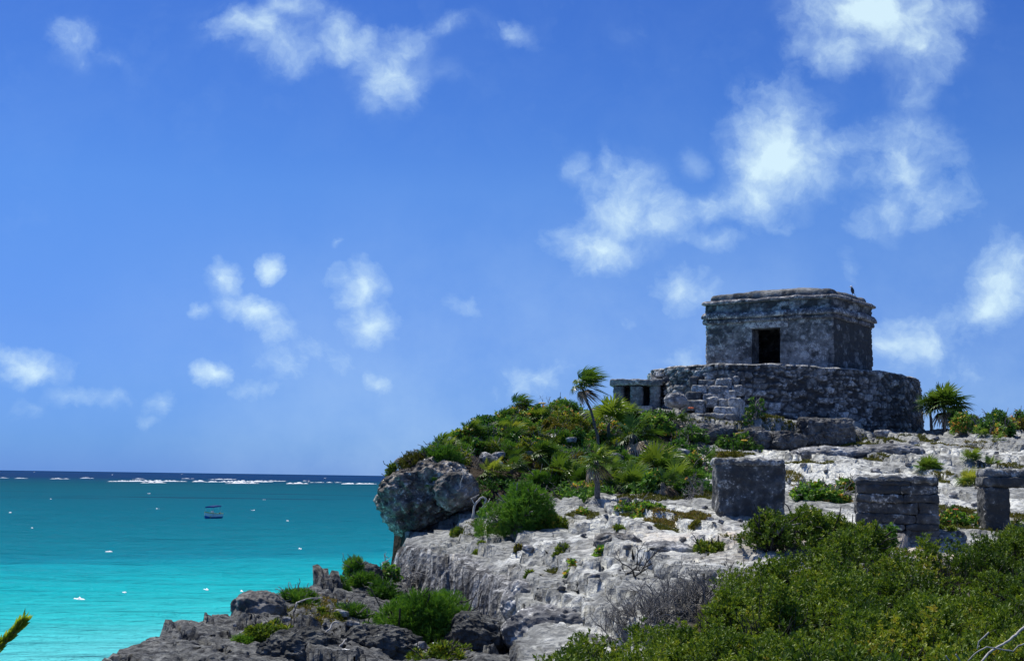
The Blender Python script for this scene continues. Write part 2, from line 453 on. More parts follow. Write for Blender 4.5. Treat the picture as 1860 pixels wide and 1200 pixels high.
LO = [(190, 17, -2.5), (330, 21, -2.33), (500, 25, -2.38), (620, 29, -2.1), (700, 31.5, -1.95), (720, 31, -2.42), (850, 28, -2.75), (780, 24.5, -2.77), (650, 25, -2.35), (560, 23, -2.32),
      (600, 18.5, -2.4), (450, 20, -2.45), (800, 20, -2.57), (900, 20, -2.58), (300, 16.5, -2.5), (600, 12, -2.75), (800, 12, -2.85), (350, 12, -2.8), (500, 8, -3), (900, 8, -3), (200, 8, -3.2),
      (700, 36, -2.6), (750, 36, -2.6), (900, 26, -2.8)]


def tps_fit(pts, lam):
    xy = np.array([[(u - 930) / F_PX * d, d] for u, d, z in pts]); z = np.array([p[2] for p in pts]); n = len(pts)
    r = np.linalg.norm(xy[:, None] - xy[None], axis=2); K = r * r * np.log(r + 1e-9) + lam * np.eye(n)
    Pm = np.hstack([np.ones((n, 1)), xy]); A = np.zeros((n + 3, n + 3)); A[:n, :n] = K; A[:n, n:] = Pm; A[n:, :n] = Pm.T
    return xy, np.linalg.solve(A, np.concatenate([z, np.zeros(3)]))


def tps_eval(fit, x, y):
    xy, c = fit; out = c[-3] + c[-2] * x + c[-1] * y
    for (a, b), k in zip(xy, c[:-3]):
        r2 = (x - a) ** 2 + (y - b) ** 2
        out = out + k * .5 * r2 * np.log(r2 + 1e-12)
    return out


FU, FL = tps_fit(UP, 1.5), tps_fit(LO, 1.0)
CO_Y = [2, 12, 17, 21, 25, 29, 31.5, 35, 37, 38.5, 41, 44, 47, 50, 55, 60, 66, 75, 90, 130]
CO_X = [-6, -5.2, -4.95, -4.9, -4.2, -3.5, -2.7, -2.45, -2.75, -2.6, -2.1, -1.2, -.2, 1.1, 3.3, 5.3, 8, 10, 13, 22]
CL_Y = [2, 12, 18, 22, 25, 27, 28.8, 31.5, 33, 35, 40]
CL_X = [-.6, -.3, .15, .28, .02, -.26, -.9, -2.1, -2.6, -2.9, -3.5]


def zfun(x, y, detail=True):
    x = np.atleast_1d(np.asarray(x, float)); y = np.atleast_1d(np.asarray(y, float))
    shp = x.shape; x = x.ravel(); y = y.ravel()
    yc = np.clip(y, 3, 95)
    zu = tps_eval(FU, x, yc); zl = tps_eval(FL, x, np.clip(y, 3, 38))
    zu = np.clip(zu, -4, 3.2); zl = np.clip(zl, -3.4, -1.5)
    nz = fbm(P3(x, y, 0, .55, 3.1), 4) if detail else 0
    nf = fbm(P3(x, y, 0, 2.2, 9.1), 4) if detail else 0
    cl = x - np.interp(y, CL_Y, CL_X) + nz * .55 + nf * .16
    t = sst(-.13, .12, cl)
    z = zl * (1 - t) + zu * t
    # rounded lip of the cliff
    u = 930 + F_PX * x / np.maximum(y, 1)
    # ledge below the temple platform
    yl = np.interp(u, [1150, 1300, 1420, 1500, 1575], [51.5, 51.0, 50.6, 51.6, 54.5])
    hl = np.interp(u, [1130, 1200, 1400, 1500, 1550, 1590], [0, .75, 1.0, .95, .7, 0])
    e = y - yl + nz * 1.1 + nf * .35
    z = z + hl * (.55 * sst(-.1, .25, e) + .45 * sst(.9, 1.3, e))
    if detail:
        lower = 1 - t
        big = fbm(P3(x, y, 0, .9, 21.), 5)
        rg = fbm(P3(x, y, 0, 1.3, 5.), 4, .55, True)
        fade = np.interp(y, [0, 14, 24], [.4, .6, 1.0])
        h = (big * (.15 + .15 * lower) + fbm(P3(x, y, 0, .42, 63.), 3) * .22) * fade + (rg - .2) * (.06 + .05 * lower)
        # bedding steps, dipping towards the sea
        dip = .10 * x - .05 * y
        for st, k0, sd in ((.36, .9, 40.), (.17, .3, 55.)):
            wob = nz * .35 + nf * .16
            zz = (z + h + dip + wob) / st; fr = zz - np.floor(zz)
            ter = (np.floor(zz) + .25 * fr + .75 * sst(.47, .55, fr)) * st - dip - wob
            k = k0 * sst(-.25, .1, fbm(P3(x, y, 0, .3, sd), 3))
            h = h * (1 - k) + (ter - z) * k
        wb = fbm(P3(x, y, 0, .9, 14.), 4) * .8
        f1, f2, cid = worley2(x * .52 + wb * .8 + y * .1, y * .32 + wb * .55, 44)
        bz_ = sst(-.2, .1, fbm(P3(x, y, 0, .33, 91.), 2)) * .65
        edge_b = sst(.0, .07, f2 - f1)
        h = h + ((cid - .5) * .42 - (1 - edge_b) * .10) * bz_ * np.interp(y, [10, 16], [.3, 1.0])
        z = z + h
        # fissures and solution pits
        wx_ = fbm(P3(x, y, 0, .8, 14.), 3) * .9
        f1, f2, cid = worley2(x * .62 + wx_ + y * .15, y * .42 + wx_ * .6, 13)
        crack = sst(.075, .0, f2 - f1) * sst(-.15, .15, fbm(P3(x, y, 0, .4, 90.), 2))
        f1, f2, cid = worley2(x * 2.6 + nf * .5, y * 1.7 + nz, 3)
        pit = sst(.36, .05, f1) * (cid > .45)
        f1b, f2b, cidb = worley2(x * 6.5 + nf, y * 4.5, 9)
        pit2 = sst(.4, .05, f1b) * (cidb > .62)
        zone = sst(-.1, .25, fbm(P3(x, y, 0, .45, 33.), 3)) * .8 + .2
        pn = fbm(P3(x, y * .8, 0, 2.3, 27.), 4, .6)
        pitn = sst(.26, .42, pn) * sst(-.1, .15, fbm(P3(x, y, 0, .5, 37.), 3))
        z = z - pitn * .15 - crack * .26 - pit * (.06 + .07 * lower) * zone - pit2 * (.03 + .05 * lower) * zone
        z = z + nf * (.030 + .04 * lower) + fbm(P3(x, y, 0, 7., 2.), 3) * (.022 + .03 * lower)
        zfun.hole = np.clip(crack + pitn + (1 - edge_b) * bz_ * .8 + .8 * pit * zone + .7 * pit2 * zone, 0, 1)
    # sea cliff
    ed = np.interp(y, CO_Y, CO_X) + (nz * .55 + nf * .18 if detail else 0)
    s = (ed - x) * .8
    drop = np.where(s > 0, np.minimum(s * 8 + .25 * sst(0, .3, s), 16) + (fbm(P3(x, y, 0, .8, 60), 3) * .5 * np.clip(s, 0, 1) if detail else 0), 0)
    return np.maximum(z - drop, SEA_Z - 2.5).reshape(shp)


ang = np.radians(np.concatenate([np.arange(-46, -21, .5), np.arange(-21, 23, .055), np.arange(23, 50, .5)]))
DR = .0031
rr = 6.0 * np.exp(np.arange(0, 3.0, DR))
OX, OY = 0.0, -6.0
TX = OX + rr[:, None] * np.sin(ang)[None]; TY = OY + rr[:, None] * np.cos(ang)[None]
TZ = zfun(TX, TY); HOLE = zfun.hole
tx, ty, tz = TX.ravel(), TY.ravel(), TZ.ravel()
tu = 930 + F_PX * tx / np.maximum(ty, 1)


def box_zone(x, y, cx, cy, rx, ry): return np.clip(1.2 - np.hypot((x - cx) / rx, (y - cy) / ry), 0, 1)


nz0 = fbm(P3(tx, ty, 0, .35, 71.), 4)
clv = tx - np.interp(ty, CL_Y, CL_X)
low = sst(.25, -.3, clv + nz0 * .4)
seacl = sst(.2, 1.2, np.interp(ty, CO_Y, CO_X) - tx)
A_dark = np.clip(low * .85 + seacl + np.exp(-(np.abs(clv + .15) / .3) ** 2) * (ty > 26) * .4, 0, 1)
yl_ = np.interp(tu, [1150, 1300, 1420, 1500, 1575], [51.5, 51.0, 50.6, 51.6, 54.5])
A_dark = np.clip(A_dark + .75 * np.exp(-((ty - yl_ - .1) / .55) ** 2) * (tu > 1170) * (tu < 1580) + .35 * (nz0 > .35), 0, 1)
# pale sandy rock in front of the altars, clean white rock up the slope
sx = lambda u, d: (u - 930) / F_PX * d
A_sand = np.clip(box_zone(tx, ty, sx(1330, 27), 26.5, 2.6, 2.2) + box_zone(tx, ty, sx(1650, 26), 26, 2.6, 1.6), 0, 1) * sst(-.25, .2, fbm(P3(tx, ty, 0, .9, 31), 4) + .05)
A_white = np.clip(box_zone(tx, ty, sx(1480, 40), 40, 3.6, 6) + .7 * box_zone(tx, ty, sx(1750, 32), 32, 3, 5) + .6 * box_zone(tx, ty, sx(1230, 28), 28, 2.0, 4) + .08, 0, 1)
A_soil = np.clip(sst(34.4, 36.0, ty) * sst(1300, 1240, tu) * sst(53, 50, ty), 0, 1) * 1.0 + np.clip(sst(24, 20, ty) * sst(.3, 1.2, clv - np.interp(ty, [12, 20, 24], [0, 1.2, 2.5])), 0, 1)
A_soil = np.clip(A_soil, 0, 1)

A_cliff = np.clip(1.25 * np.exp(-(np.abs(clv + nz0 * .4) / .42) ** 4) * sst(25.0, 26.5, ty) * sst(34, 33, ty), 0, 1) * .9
M_TERRAIN, t = new_mat('limestone_ground')
v = t.add('ShaderNodeTexCoord').outputs['Object']
nA = t.noise(v, .9, 7, .62, .5); nB = t.noise(v, 4.2, 7, .66, .3); nC = t.noise(v, 16, 5, .62); nD = t.noise(v, 2.1, 7, .7, .8)
a_ = t.math('ADD', t.math('MULTIPLY', nA, .45), t.math('MULTIPLY', nB, .55))
wh = t.attr('white'); dk = t.attr('dark')
grey = t.mix(t.mr(nB, .36, .62), (.185, .188, .182), (.40, .405, .385))
pale = t.mix(t.mr(nC, .32, .66), (.49, .492, .465), (.82, .825, .765))
fa = t.math('ADD', a_, t.math('MULTIPLY', t.math('SUBTRACT', wh, .45), .20))
fa = t.math('ADD', fa, t.math('MULTIPLY', t.math('SUBTRACT', nD, .5), .25))
fa = t.math('ADD', fa, t.math('MULTIPLY', t.math('SUBTRACT', t.noise(v, .33, 4, .55, .4), .52), .75))
col = t.mix(t.mr(fa, .44, .60), grey, pale)
sandc = t.mix(nC, (.60, .50, .41), (.74, .66, .57))
col = t.mix(t.math('MULTIPLY', t.attr('sand'), .9), col, sandc)
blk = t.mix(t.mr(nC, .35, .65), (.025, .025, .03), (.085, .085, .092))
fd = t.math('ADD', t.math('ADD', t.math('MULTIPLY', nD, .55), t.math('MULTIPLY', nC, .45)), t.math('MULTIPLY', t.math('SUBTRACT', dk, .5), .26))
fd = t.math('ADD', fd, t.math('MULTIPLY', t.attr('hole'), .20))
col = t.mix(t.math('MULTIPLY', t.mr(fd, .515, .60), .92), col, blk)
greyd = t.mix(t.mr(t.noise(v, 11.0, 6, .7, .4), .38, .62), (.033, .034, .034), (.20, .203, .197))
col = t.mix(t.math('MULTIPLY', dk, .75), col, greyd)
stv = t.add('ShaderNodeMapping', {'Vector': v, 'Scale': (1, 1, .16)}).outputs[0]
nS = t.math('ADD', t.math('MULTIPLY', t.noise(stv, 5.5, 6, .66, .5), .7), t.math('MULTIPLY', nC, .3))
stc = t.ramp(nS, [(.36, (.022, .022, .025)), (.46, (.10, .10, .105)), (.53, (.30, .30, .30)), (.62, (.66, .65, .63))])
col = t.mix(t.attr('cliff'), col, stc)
soil = t.mix(nB, (.022, .018, .013), (.075, .058, .042))
col = t.mix(t.math('MULTIPLY', t.attr('soil'), t.mr(nB, .22, .40)), col, soil)
p = t.add('ShaderNodeBsdfPrincipled', {'Base Color': col, 'Roughness': .93}); p.inputs['Specular IOR Level'].default_value = .12
vo = t.add('ShaderNodeTexVoronoi', {'Vector': v, 'Scale': 7.0})
hh = t.math('ADD', t.math('ADD', t.math('MULTIPLY', nB, .7), t.math('MULTIPLY', nC, .35)), t.math('MULTIPLY', vo.outputs['Distance'], .5))
bp = t.add('ShaderNodeBump', {'Height': hh, 'Strength': 1.0, 'Distance': .11}); t.l.new(bp.outputs[0], p.inputs['Normal'])
t.l.new(p.outputs[0], t.out.inputs[0])
def grid_normals(V3):
    du = np.gradient(V3, axis=1); dv = np.gradient(V3, axis=0); n_ = np.cross(du, dv); n_ = unit_(n_)
    return n_ * np.sign(n_[..., 2:3] + 1e-9)


def unit_(a): return a / (np.linalg.norm(a, axis=-1, keepdims=True) + 1e-9)


V3 = np.stack([TX, TY, TZ], -1); GN = grid_normals(V3); GN[..., 2] *= .35
TV = V3.reshape(-1, 3)
dsp = fbm(TV * 1.5 + 3, 5, .55) * .26 + (fbm(TV * 3.1, 4, .55, True) - .2) * .11
steep = 1 - np.abs(grid_normals(V3)[..., 2]).ravel()
dsp = dsp * sst(.05, .5, steep) * (tz > SEA_Z + .3) * (ty > 8)
TV = TV + GN.reshape(-1, 3) * dsp[:, None]
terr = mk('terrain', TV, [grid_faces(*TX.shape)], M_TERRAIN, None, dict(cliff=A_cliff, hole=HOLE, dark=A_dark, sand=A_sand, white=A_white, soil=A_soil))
tag(terr, 'pale weathered limestone headland sloping down to the sea', 'terrain', None, 'structure')


def gz(x, y):
    """bilinear height on the built grid"""
    r = math.hypot(x - OX, y - OY); a = math.atan2(x - OX, y - OY)
    i = np.interp(math.log(max(r, 6.01) / 6.0), np.arange(len(rr)) * DR, np.arange(len(rr)))
    j = np.interp(a, ang, np.arange(len(ang)))
    i0, j0 = min(int(i), len(rr) - 2), min(int(j), len(ang) - 2); fi, fj = i - i0, j - j0
    return float((TZ[i0, j0] * (1 - fj) + TZ[i0, j0 + 1] * fj) * (1 - fi) + (TZ[i0 + 1, j0] * (1 - fj) + TZ[i0 + 1, j0 + 1] * fj) * fi)


def hit(u, v, d0=8.0, d1=75.0):
    """where the sight line through a photograph point meets the ground"""
    r = ray(u, v); r = r / r[1]
    best = None; d = d0
    while d < d1:
        p = r * d; g = p[2] - gz(p[0], p[1])
        if best is None or g < best[0]: best = (g, d)
        if g < 0: break
        d += .12
    d = best[1]; p = r * d
    return np.array([p[0], p[1], gz(p[0], p[1])])


# ---------------------------------------------------------------- sea
M_SEA, t = new_mat('sea_water')
tcn = t.add('ShaderNodeTexCoord'); v = tcn.outputs['Object']
sp = t.add('ShaderNodeSeparateXYZ', {0: v})
stretch = t.add('ShaderNodeMapping', {'Vector': v, 'Scale': (.35, 1.0, 1.0)}).outputs[0]
nL = t.noise(stretch, .010, 5, .55, .3); nM = t.noise(stretch, .05, 5, .6, .3)
yd = t.math('MULTIPLY', t.math('ADD', sp.outputs[1], t.math('MULTIPLY', sp.outputs[0], -.75)), .81)
lg = t.math('LOGARITHM', t.math('MAXIMUM', yd, 20.0), 10.0)
lg = t.math('ADD', lg, t.math('MULTIPLY', t.math('SUBTRACT', nL, .5), .14))
lg = t.math('ADD', lg, t.math('MULTIPLY', t.math('SUBTRACT', nM, .5), .05))
fac = t.mr(lg, 1.8, 3.5, 0, 1, False)
# log10 distances: 80 m 1.90, 110 2.04, 150 2.18, 190 2.28, 270 2.43, 450 2.65, 900 2.95, 1500 3.18
q = lambda m: (math.log10(m) - 1.8) / 1.7
scol = t.ramp(fac, [(q(76), (.14, .60, .62)), (q(98), (.03, .48, .50)), (q(125), (.010, .40, .44)), (q(158), (.006, .31, .38)), (q(174), (.004, .215, .295)), (q(198), (.003, .185, .255)), (q(300), (.002, .145, .215)),
                    (q(560), (.002, .115, .18)), (q(1200), (.003, .085, .135)), (q(1600), (.003, .065, .13)), (q(2300), (.005, .040, .125)), (q(4500), (.007, .040, .13))])
dp = t.mr(t.noise(stretch, .022, 4, .6, .2), .56, .68)
dband = t.math('MULTIPLY', t.mr(yd, 330, 520), t.mr(yd, 1100, 800))
scol = t.mix(t.math('MULTIPLY', t.math('MULTIPLY', dp, dband), .75), scol, (.008, .035, .085))
df = t.add('ShaderNodeBsdfDiffuse', {'Color': scol}); gl = t.add('ShaderNodeBsdfGlossy', {'Roughness': .3, 'Color': (.6, .8, 1, 1)})
p = t.add('ShaderNodeMixShader', {0: .012, 1: df.outputs[0], 2: gl.outputs[0]})
w1 = t.noise(t.add('ShaderNodeMapping', {'Vector': v, 'Scale': (.5, 1.0, 1.0), 'Rotation': (0, 0, .35)}).outputs[0], .55, 6, .62, .4)
w2 = t.noise(v, 2.4, 3, .6)
w3 = t.noise(t.add('ShaderNodeMapping', {'Vector': v, 'Scale': (.3, 1.0, 1.0), 'Rotation': (0, 0, .25)}).outputs[0], .16, 6, .62, .5)
bp = t.add('ShaderNodeBump', {'Height': t.math('ADD', t.math('ADD', w1, t.math('MULTIPLY', w2, .12)), t.math('MULTIPLY', w3, 3.0)), 'Strength': 1.0, 'Distance': 1.25})
t.l.new(bp.outputs[0], df.inputs['Normal']); t.l.new(bp.outputs[0], gl.inputs['Normal']); t.l.new(p.outputs[0], t.out.inputs[0])
# fine swell near, one sheet to the horizon
sr = np.concatenate([[20], 45 * np.exp(np.arange(0, 2.4, .006)), [700, 1500, 4000, 12000, 60000]])
sa = np.radians(np.concatenate([[-75, -55, -40, -30], np.arange(-23, 2, .09), [6, 12, 20, 35, 55, 75]]))
SX = sr[:, None] * np.sin(sa)[None]; SY = sr[:, None] * np.cos(sa)[None]
sxr, syr = SX.ravel(), SY.ravel()
SZ = SEA_Z + fbm(P3(sxr * .10 + syr * .02, syr * .22, 0, 1.0, 4.), 4) * .35 * (np.hypot(sxr, syr) < 700) * (np.abs(np.arctan2(sxr, syr)) < .42)
sea = mk('sea', np.stack([sxr, syr, SZ], -1), [grid_faces(*SX.shape)], M_SEA)
tag(sea, 'turquoise sea darkening to navy at the horizon', 'sea', None, 'structure')
M_FOAM = plain_mat('foam', (.85, .87, .88), .9, .06, 3)


def sea_at(u, v):
    r = ray(u, v); return r * (SEA_Z / r[2])


rng = np.random.RandomState(11)


def crest(mb, p0, p1, h, n, r, depth=1.5, fill=.25):
    """ragged breaking wave crest with a back and a front slope"""
    t_ = np.linspace(0, 1, n); P = p0 + (p1 - p0) * t_[:, None]
    prof = np.clip(fbm(P3(t_ * n * .16, np.full(n, r * 3.7)), 4) * 1.9 + fill, 0, 1) * np.sin(np.pi * t_) ** .5
    back = P + np.array([0, depth * 2, 0]); back[:, 2] = SEA_Z - .05
    top = P.copy(); top[:, 2] = SEA_Z + h * prof
    frn = P - np.array([0, 1, 0]) * (depth * (1 + prof))[:, None]; frn[:, 2] = SEA_Z - .05 + .25 * prof * h
    foot = frn - np.array([0, depth * .5, 0]); foot[:, 2] = SEA_Z - .3
    V = np.stack([back, top, frn, foot], 0).reshape(-1, 3)
    mb.add(V, grid_faces(4, n))


mb = MB()
for (u0, u1, vv, h) in [(0, 14, 868, 1.2), (28, 48, 868.5, 1.5), (93, 124, 869.5, 1.6), (146, 169, 868.5, 1.6), (196, 338, 874, 1.9), (240, 262, 869.5, 1.3), (330, 352, 869, 1.1), (350, 372, 874.5, 2.0), (372, 496, 875, 2.2), (378, 430, 870.5, 1.5),
                        (410, 470, 877.5, 1.6), (520, 560, 878, 1.7), (620, 684, 878.5, 1.7), (255, 300, 876.5, 1.4), (550, 563, 873, 1.2), (450, 520, 873.5, 1.2), (560, 620, 875.8, .8), (700, 800, 880, 1.4)]:
    crest(mb, sea_at(u0, vv), sea_at(u1, vv), h, max(8, int((u1 - u0) * 1.0)), u0 + vv, 6, .6)
o = mb.build('surf', M_FOAM); tag(o, 'long white breakers along the reef below the horizon', 'surf', None, 'stuff')
mb = MB()
for (u, vv, wd, h) in [(199, 1001, 17, .42), (544, 996, 13, .5), (147, 1086, 30, .3), (228, 1074, 12, .22), (376, 1069, 14, .22), (440, 1073, 14, .25), (272, 896, 9, .7), (93, 906, 4, .6), (287, 924, 9, .6), (460, 926, 8, .6),
                       (523, 946, 7, .5), (513, 995, 8, .3), (560, 875, 4, .6), (62, 857, 6, 2.0),
                       (330, 861, 6, 2.0), (204, 862, 4, 2.0), (590, 868, 6, 2.0), (480, 907, 8, .4), (20, 930, 7, .4), (60, 958, 6, .35)]:
    pc = sea_at(u, vv); pxm = pc[1] / F_PX
    crest(mb, pc - np.array([wd * .42 * pxm, 0, 0]), pc + np.array([wd * .42 * pxm, -.8, 0]), h * .8, 16, u + vv, max(.25, h * .9))
o = mb.build('whitecaps', M_FOAM); tag(o, 'small scattered whitecaps on the turquoise water', 'whitecaps', None, 'stuff')

# ---------------------------------------------------------------- rock shapes
def sph_grid(nlat, nlon):
    th = np.linspace(0, np.pi, nlat); ph = np.linspace(0, 2 * np.pi, nlon, endpoint=False)
    D = np.stack([np.sin(th)[:, None] * np.cos(ph)[None], np.sin(th)[:, None] * np.sin(ph)[None], np.cos(th)[:, None] * np.ones_like(ph)[None]], -1)
    return D.reshape(-1, 3), grid_faces(nlat, nlon, True)


def rock(name, c, r3, seed, mat, rough=.28, power=2.6, n=(48, 72), rotz=0.0, tilt=0.0, pit=.5, parent=None, facet=.0):
    D, Q = sph_grid(*n)
    sup = (np.abs(D) ** power).sum(1) ** (-1 / power)
    mr_ = float(np.mean(r3)); P = D * sup[:, None]
    q = P * np.array(r3) / mr_
    d = 1 + rough * fbm(q * 1.3 + seed * 3.3, 5, .55) + rough * .4 * (fbm(q * 2.3 + seed, 4, .5, True) - .2)
    d -= pit * .10 * sst(.1, .5, fbm(q * 5 + seed * 1.7, 4)) + pit * .05 * np.abs(fbm(q * 9 + seed, 3))
    V = P * d[:, None] * np.array(r3)
    if tilt: V[:, 0], V[:, 2] = V[:, 0] * math.cos(tilt) - V[:, 2] * math.sin(tilt), V[:, 0] * math.sin(tilt) + V[:, 2] * math.cos(tilt)
    if rotz: V[:, 0], V[:, 1] = V[:, 0] * math.cos(rotz) - V[:, 1] * math.sin(rotz), V[:, 0] * math.sin(rotz) + V[:, 1] * math.cos(rotz)
    tone = .5 + .5 * fbm(q * .8 + seed * 7, 3)
    o = mk(name, V, [Q], mat, parent, {'tone': tone}); o.location = tuple(map(float, c))
    return o


def rough_box(mb, o, ex, ey, ez, size, seg=.08, amp=.03, rnd=.08, seed=0.0, tone=.5, freq=2.2):
    """box with corner o, axes ex/ey/ez (unit), eroded faces and rounded edges"""
    ex, ey, ez, o = map(lambda a: np.asarray(a, float), (ex, ey, ez, o)); S = np.asarray(size, float)
    for ax in range(3):
        a1, a2 = [(1, 2), (2, 0), (0, 1)][ax]
        n1 = max(2, int(S[a1] / seg) + 1); n2 = max(2, int(S[a2] / seg) + 1)
        g1, g2 = np.meshgrid(np.linspace(0, S[a1], n1), np.linspace(0, S[a2], n2), indexing='ij')
        for side in (0, 1):
            L = np.zeros((n1 * n2, 3)); L[:, a1] = g1.ravel(); L[:, a2] = g2.ravel(); L[:, ax] = S[ax] * side
            inner = np.clip(L, rnd, np.maximum(S - rnd, rnd)); dv = L - inner
            nn = np.linalg.norm(dv, axis=1, keepdims=True); Lr = inner + dv / (nn + 1e-9) * np.minimum(rnd, S.min() * .45)
            nrm = dv / (nn + 1e-9)
            wp = o + Lr[:, :1] * ex + Lr[:, 1:2] * ey + Lr[:, 2:] * ez
            ds = fbm(wp * freq + seed, 4, .55) * amp * 1.6 + fbm(wp * freq * 4 + seed, 3) * amp * .6
            wp = wp + (nrm[:, :1] * ex + nrm[:, 1:2] * ey + nrm[:, 2:] * ez) * ds[:, None]
            Q = grid_faces(n1, n2)
            if side == 0: Q = Q[:, ::-1]
            mb.add(wp, Q, None, tone + fbm(wp * 1.1 + seed, 2) * .3)


# ---------------------------------------------------------------- temple
AL = R(34)
E1 = np.array([math.cos(AL), -math.sin(AL), 0]); E2 = np.array([math.sin(AL), math.cos(AL), 0]); EZ = np.array([0, 0, 1.0])
KC = at(1516, 668, 58); FLOOR = 4.55; KC[2] = FLOOR
W_T, D_T, H1 = 5.9, 4.55, 2.55
temple = empty('stone_temple', (KC - E1 * W_T / 2 + E2 * D_T / 2)[:2].tolist() + [1.5])
tag(temple, 'dark weathered square temple with one doorway on a round stone platform', 'temple')
TL = np.array(temple.location)


def tparts(mb, name, mat, parent=None, smooth=True):
    o = mb.build(name, mat, None, smooth, loc=TL, attr='tone'); o.parent = parent or temple
    o.location = (0, 0, 0)
    return o


def wall_sheet(mb, p0, p1, z0, z1, out, seg=.045, amp=.035, stones=0.0, seed=0.0, holes=(), batter=0.0, corner=0.0, tn=0.0):
    """eroded wall face from p0 to p1 with openings (s0,s1,z0,z1 or callable) left out"""
    p0 = np.asarray(p0, float); p1 = np.asarray(p1, float); Ln = np.linalg.norm((p1 - p0)[:2]); dr = (p1 - p0) / Ln
    S, Z = np.meshgrid(np.arange(0, Ln + seg * .5, Ln / round(Ln / seg)), np.arange(z0, z1 + seg * .5, (z1 - z0) / round((z1 - z0) / seg)))
    n, m = S.shape; s = S.ravel(); z = Z.ravel()
    P = p0[None, :2] + dr[None, :2] * s[:, None]
    f1, f2, cid = worley2(s * 2.3 + .25 * pnoise(P3(s, z, 0, 2, seed)), z * 4.2 + seed, int(seed * 13) % 200)
    st = sst(.02, .25, f2 - f1)
    q3 = P3(P[:, 0], P[:, 1], z)
    d = amp * 1.5 * fbm(q3 * 1.2 + seed, 4) + amp * .8 * fbm(q3 * 5, 4, .6) + stones * (st * .06 + (cid - .5) * .05)
    d -= sst(.25, .6, fbm(q3 * 2.2 + 5 + seed, 4)) * .05
    d += batter * (z1 - z) / (z1 - z0)
    if corner:
        e_ = np.minimum(s, Ln - s); e_ = np.clip(corner - e_, 0, corner); d -= corner - np.sqrt(np.maximum(corner ** 2 - e_ ** 2, 0))
    V = np.concatenate([P + np.asarray(out)[None, :2] * d[:, None], z[:, None]], 1)
    Q = grid_faces(n, m)
    for (a, b, c0, c1) in holes:
        cs = s[Q].mean(1); cz = z[Q].mean(1)
        Q = Q[~((cs > a) & (cs < b) & (cz > c0) & (cz < c1))]
    tone = .5 + tn + (cid - .5) * stones * 1.1 - (1 - st) * .25 * stones + .35 * fbm(q3 * .9 + seed, 3)
    mb.add(V, Q, None, tone)


FLc = KC - E1 * W_T; BRc = KC + E2 * D_T; BLc = FLc + E2 * D_T
DS0, DS1, DZ = W_T - 3.70, W_T - 2.40, FLOOR + 1.93      # doorway along the front, from the left
mb = MB()
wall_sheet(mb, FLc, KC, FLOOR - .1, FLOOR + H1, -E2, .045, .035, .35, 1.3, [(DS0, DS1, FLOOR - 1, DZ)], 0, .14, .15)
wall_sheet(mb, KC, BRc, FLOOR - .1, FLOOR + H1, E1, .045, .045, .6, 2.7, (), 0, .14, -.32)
wall_sheet(mb, BRc, BLc, FLOOR - .1, FLOOR + H1, E2, .08, .03, .5, 3.7, (), 0, .14)
wall_sheet(mb, BLc, FLc, FLOOR - .1, FLOOR + H1, -E1, .05, .04, .6, 4.7, (), 0, .14)
# door reveals and a dark room behind the door
dl = FLc + E1 * DS0; dr_ = FLc + E1 * DS1
for a, b in ((dl, dl + E2 * .7), (dr_ + E2 * .7, dr_)):
    wall_sheet(mb, a - E2 * 0.0, b, FLOOR - .1, DZ, E1 if a is dl else -E1, .07, .012, .2, 6.1)
rough_box(mb, dl + EZ * (1.93) - E1 * .05 + E2 * .03, E1, E2, EZ, (DS1 - DS0 + .1, .7, .2), .1, .01, .02, 3.0, .35)
ia, ib = FLc + E1 * .7 + E2 * .7, KC - E1 * .7 + E2 * .7
ic, id_ = KC - E1 * .7 + E2 * (D_T - .7), FLc + E1 * .7 + E2 * (D_T - .7)
wall_sheet(mb, ia, dl + E2 * .7, FLOOR - .1, FLOOR + H1, E2, .12, .02, .3, 7.1)
wall_sheet(mb, dr_ + E2 * .7, ib, FLOOR - .1, FLOOR + H1, E2, .12, .02, .3, 7.3)
wall_sheet(mb, ib, ic, FLOOR - .1, FLOOR + H1, -E1, .12, .02, .3, 7.5)
wall_sheet(mb, ic, id_, FLOOR - .1, FLOOR + H1, -E2, .12, .02, .3, 7.7)
wall_sheet(mb, id_, ia, FLOOR - .1, FLOOR + H1, E1, .12, .02, .3, 7.9)
WALL = tparts(mb, 'wall', M_TEMPLE)


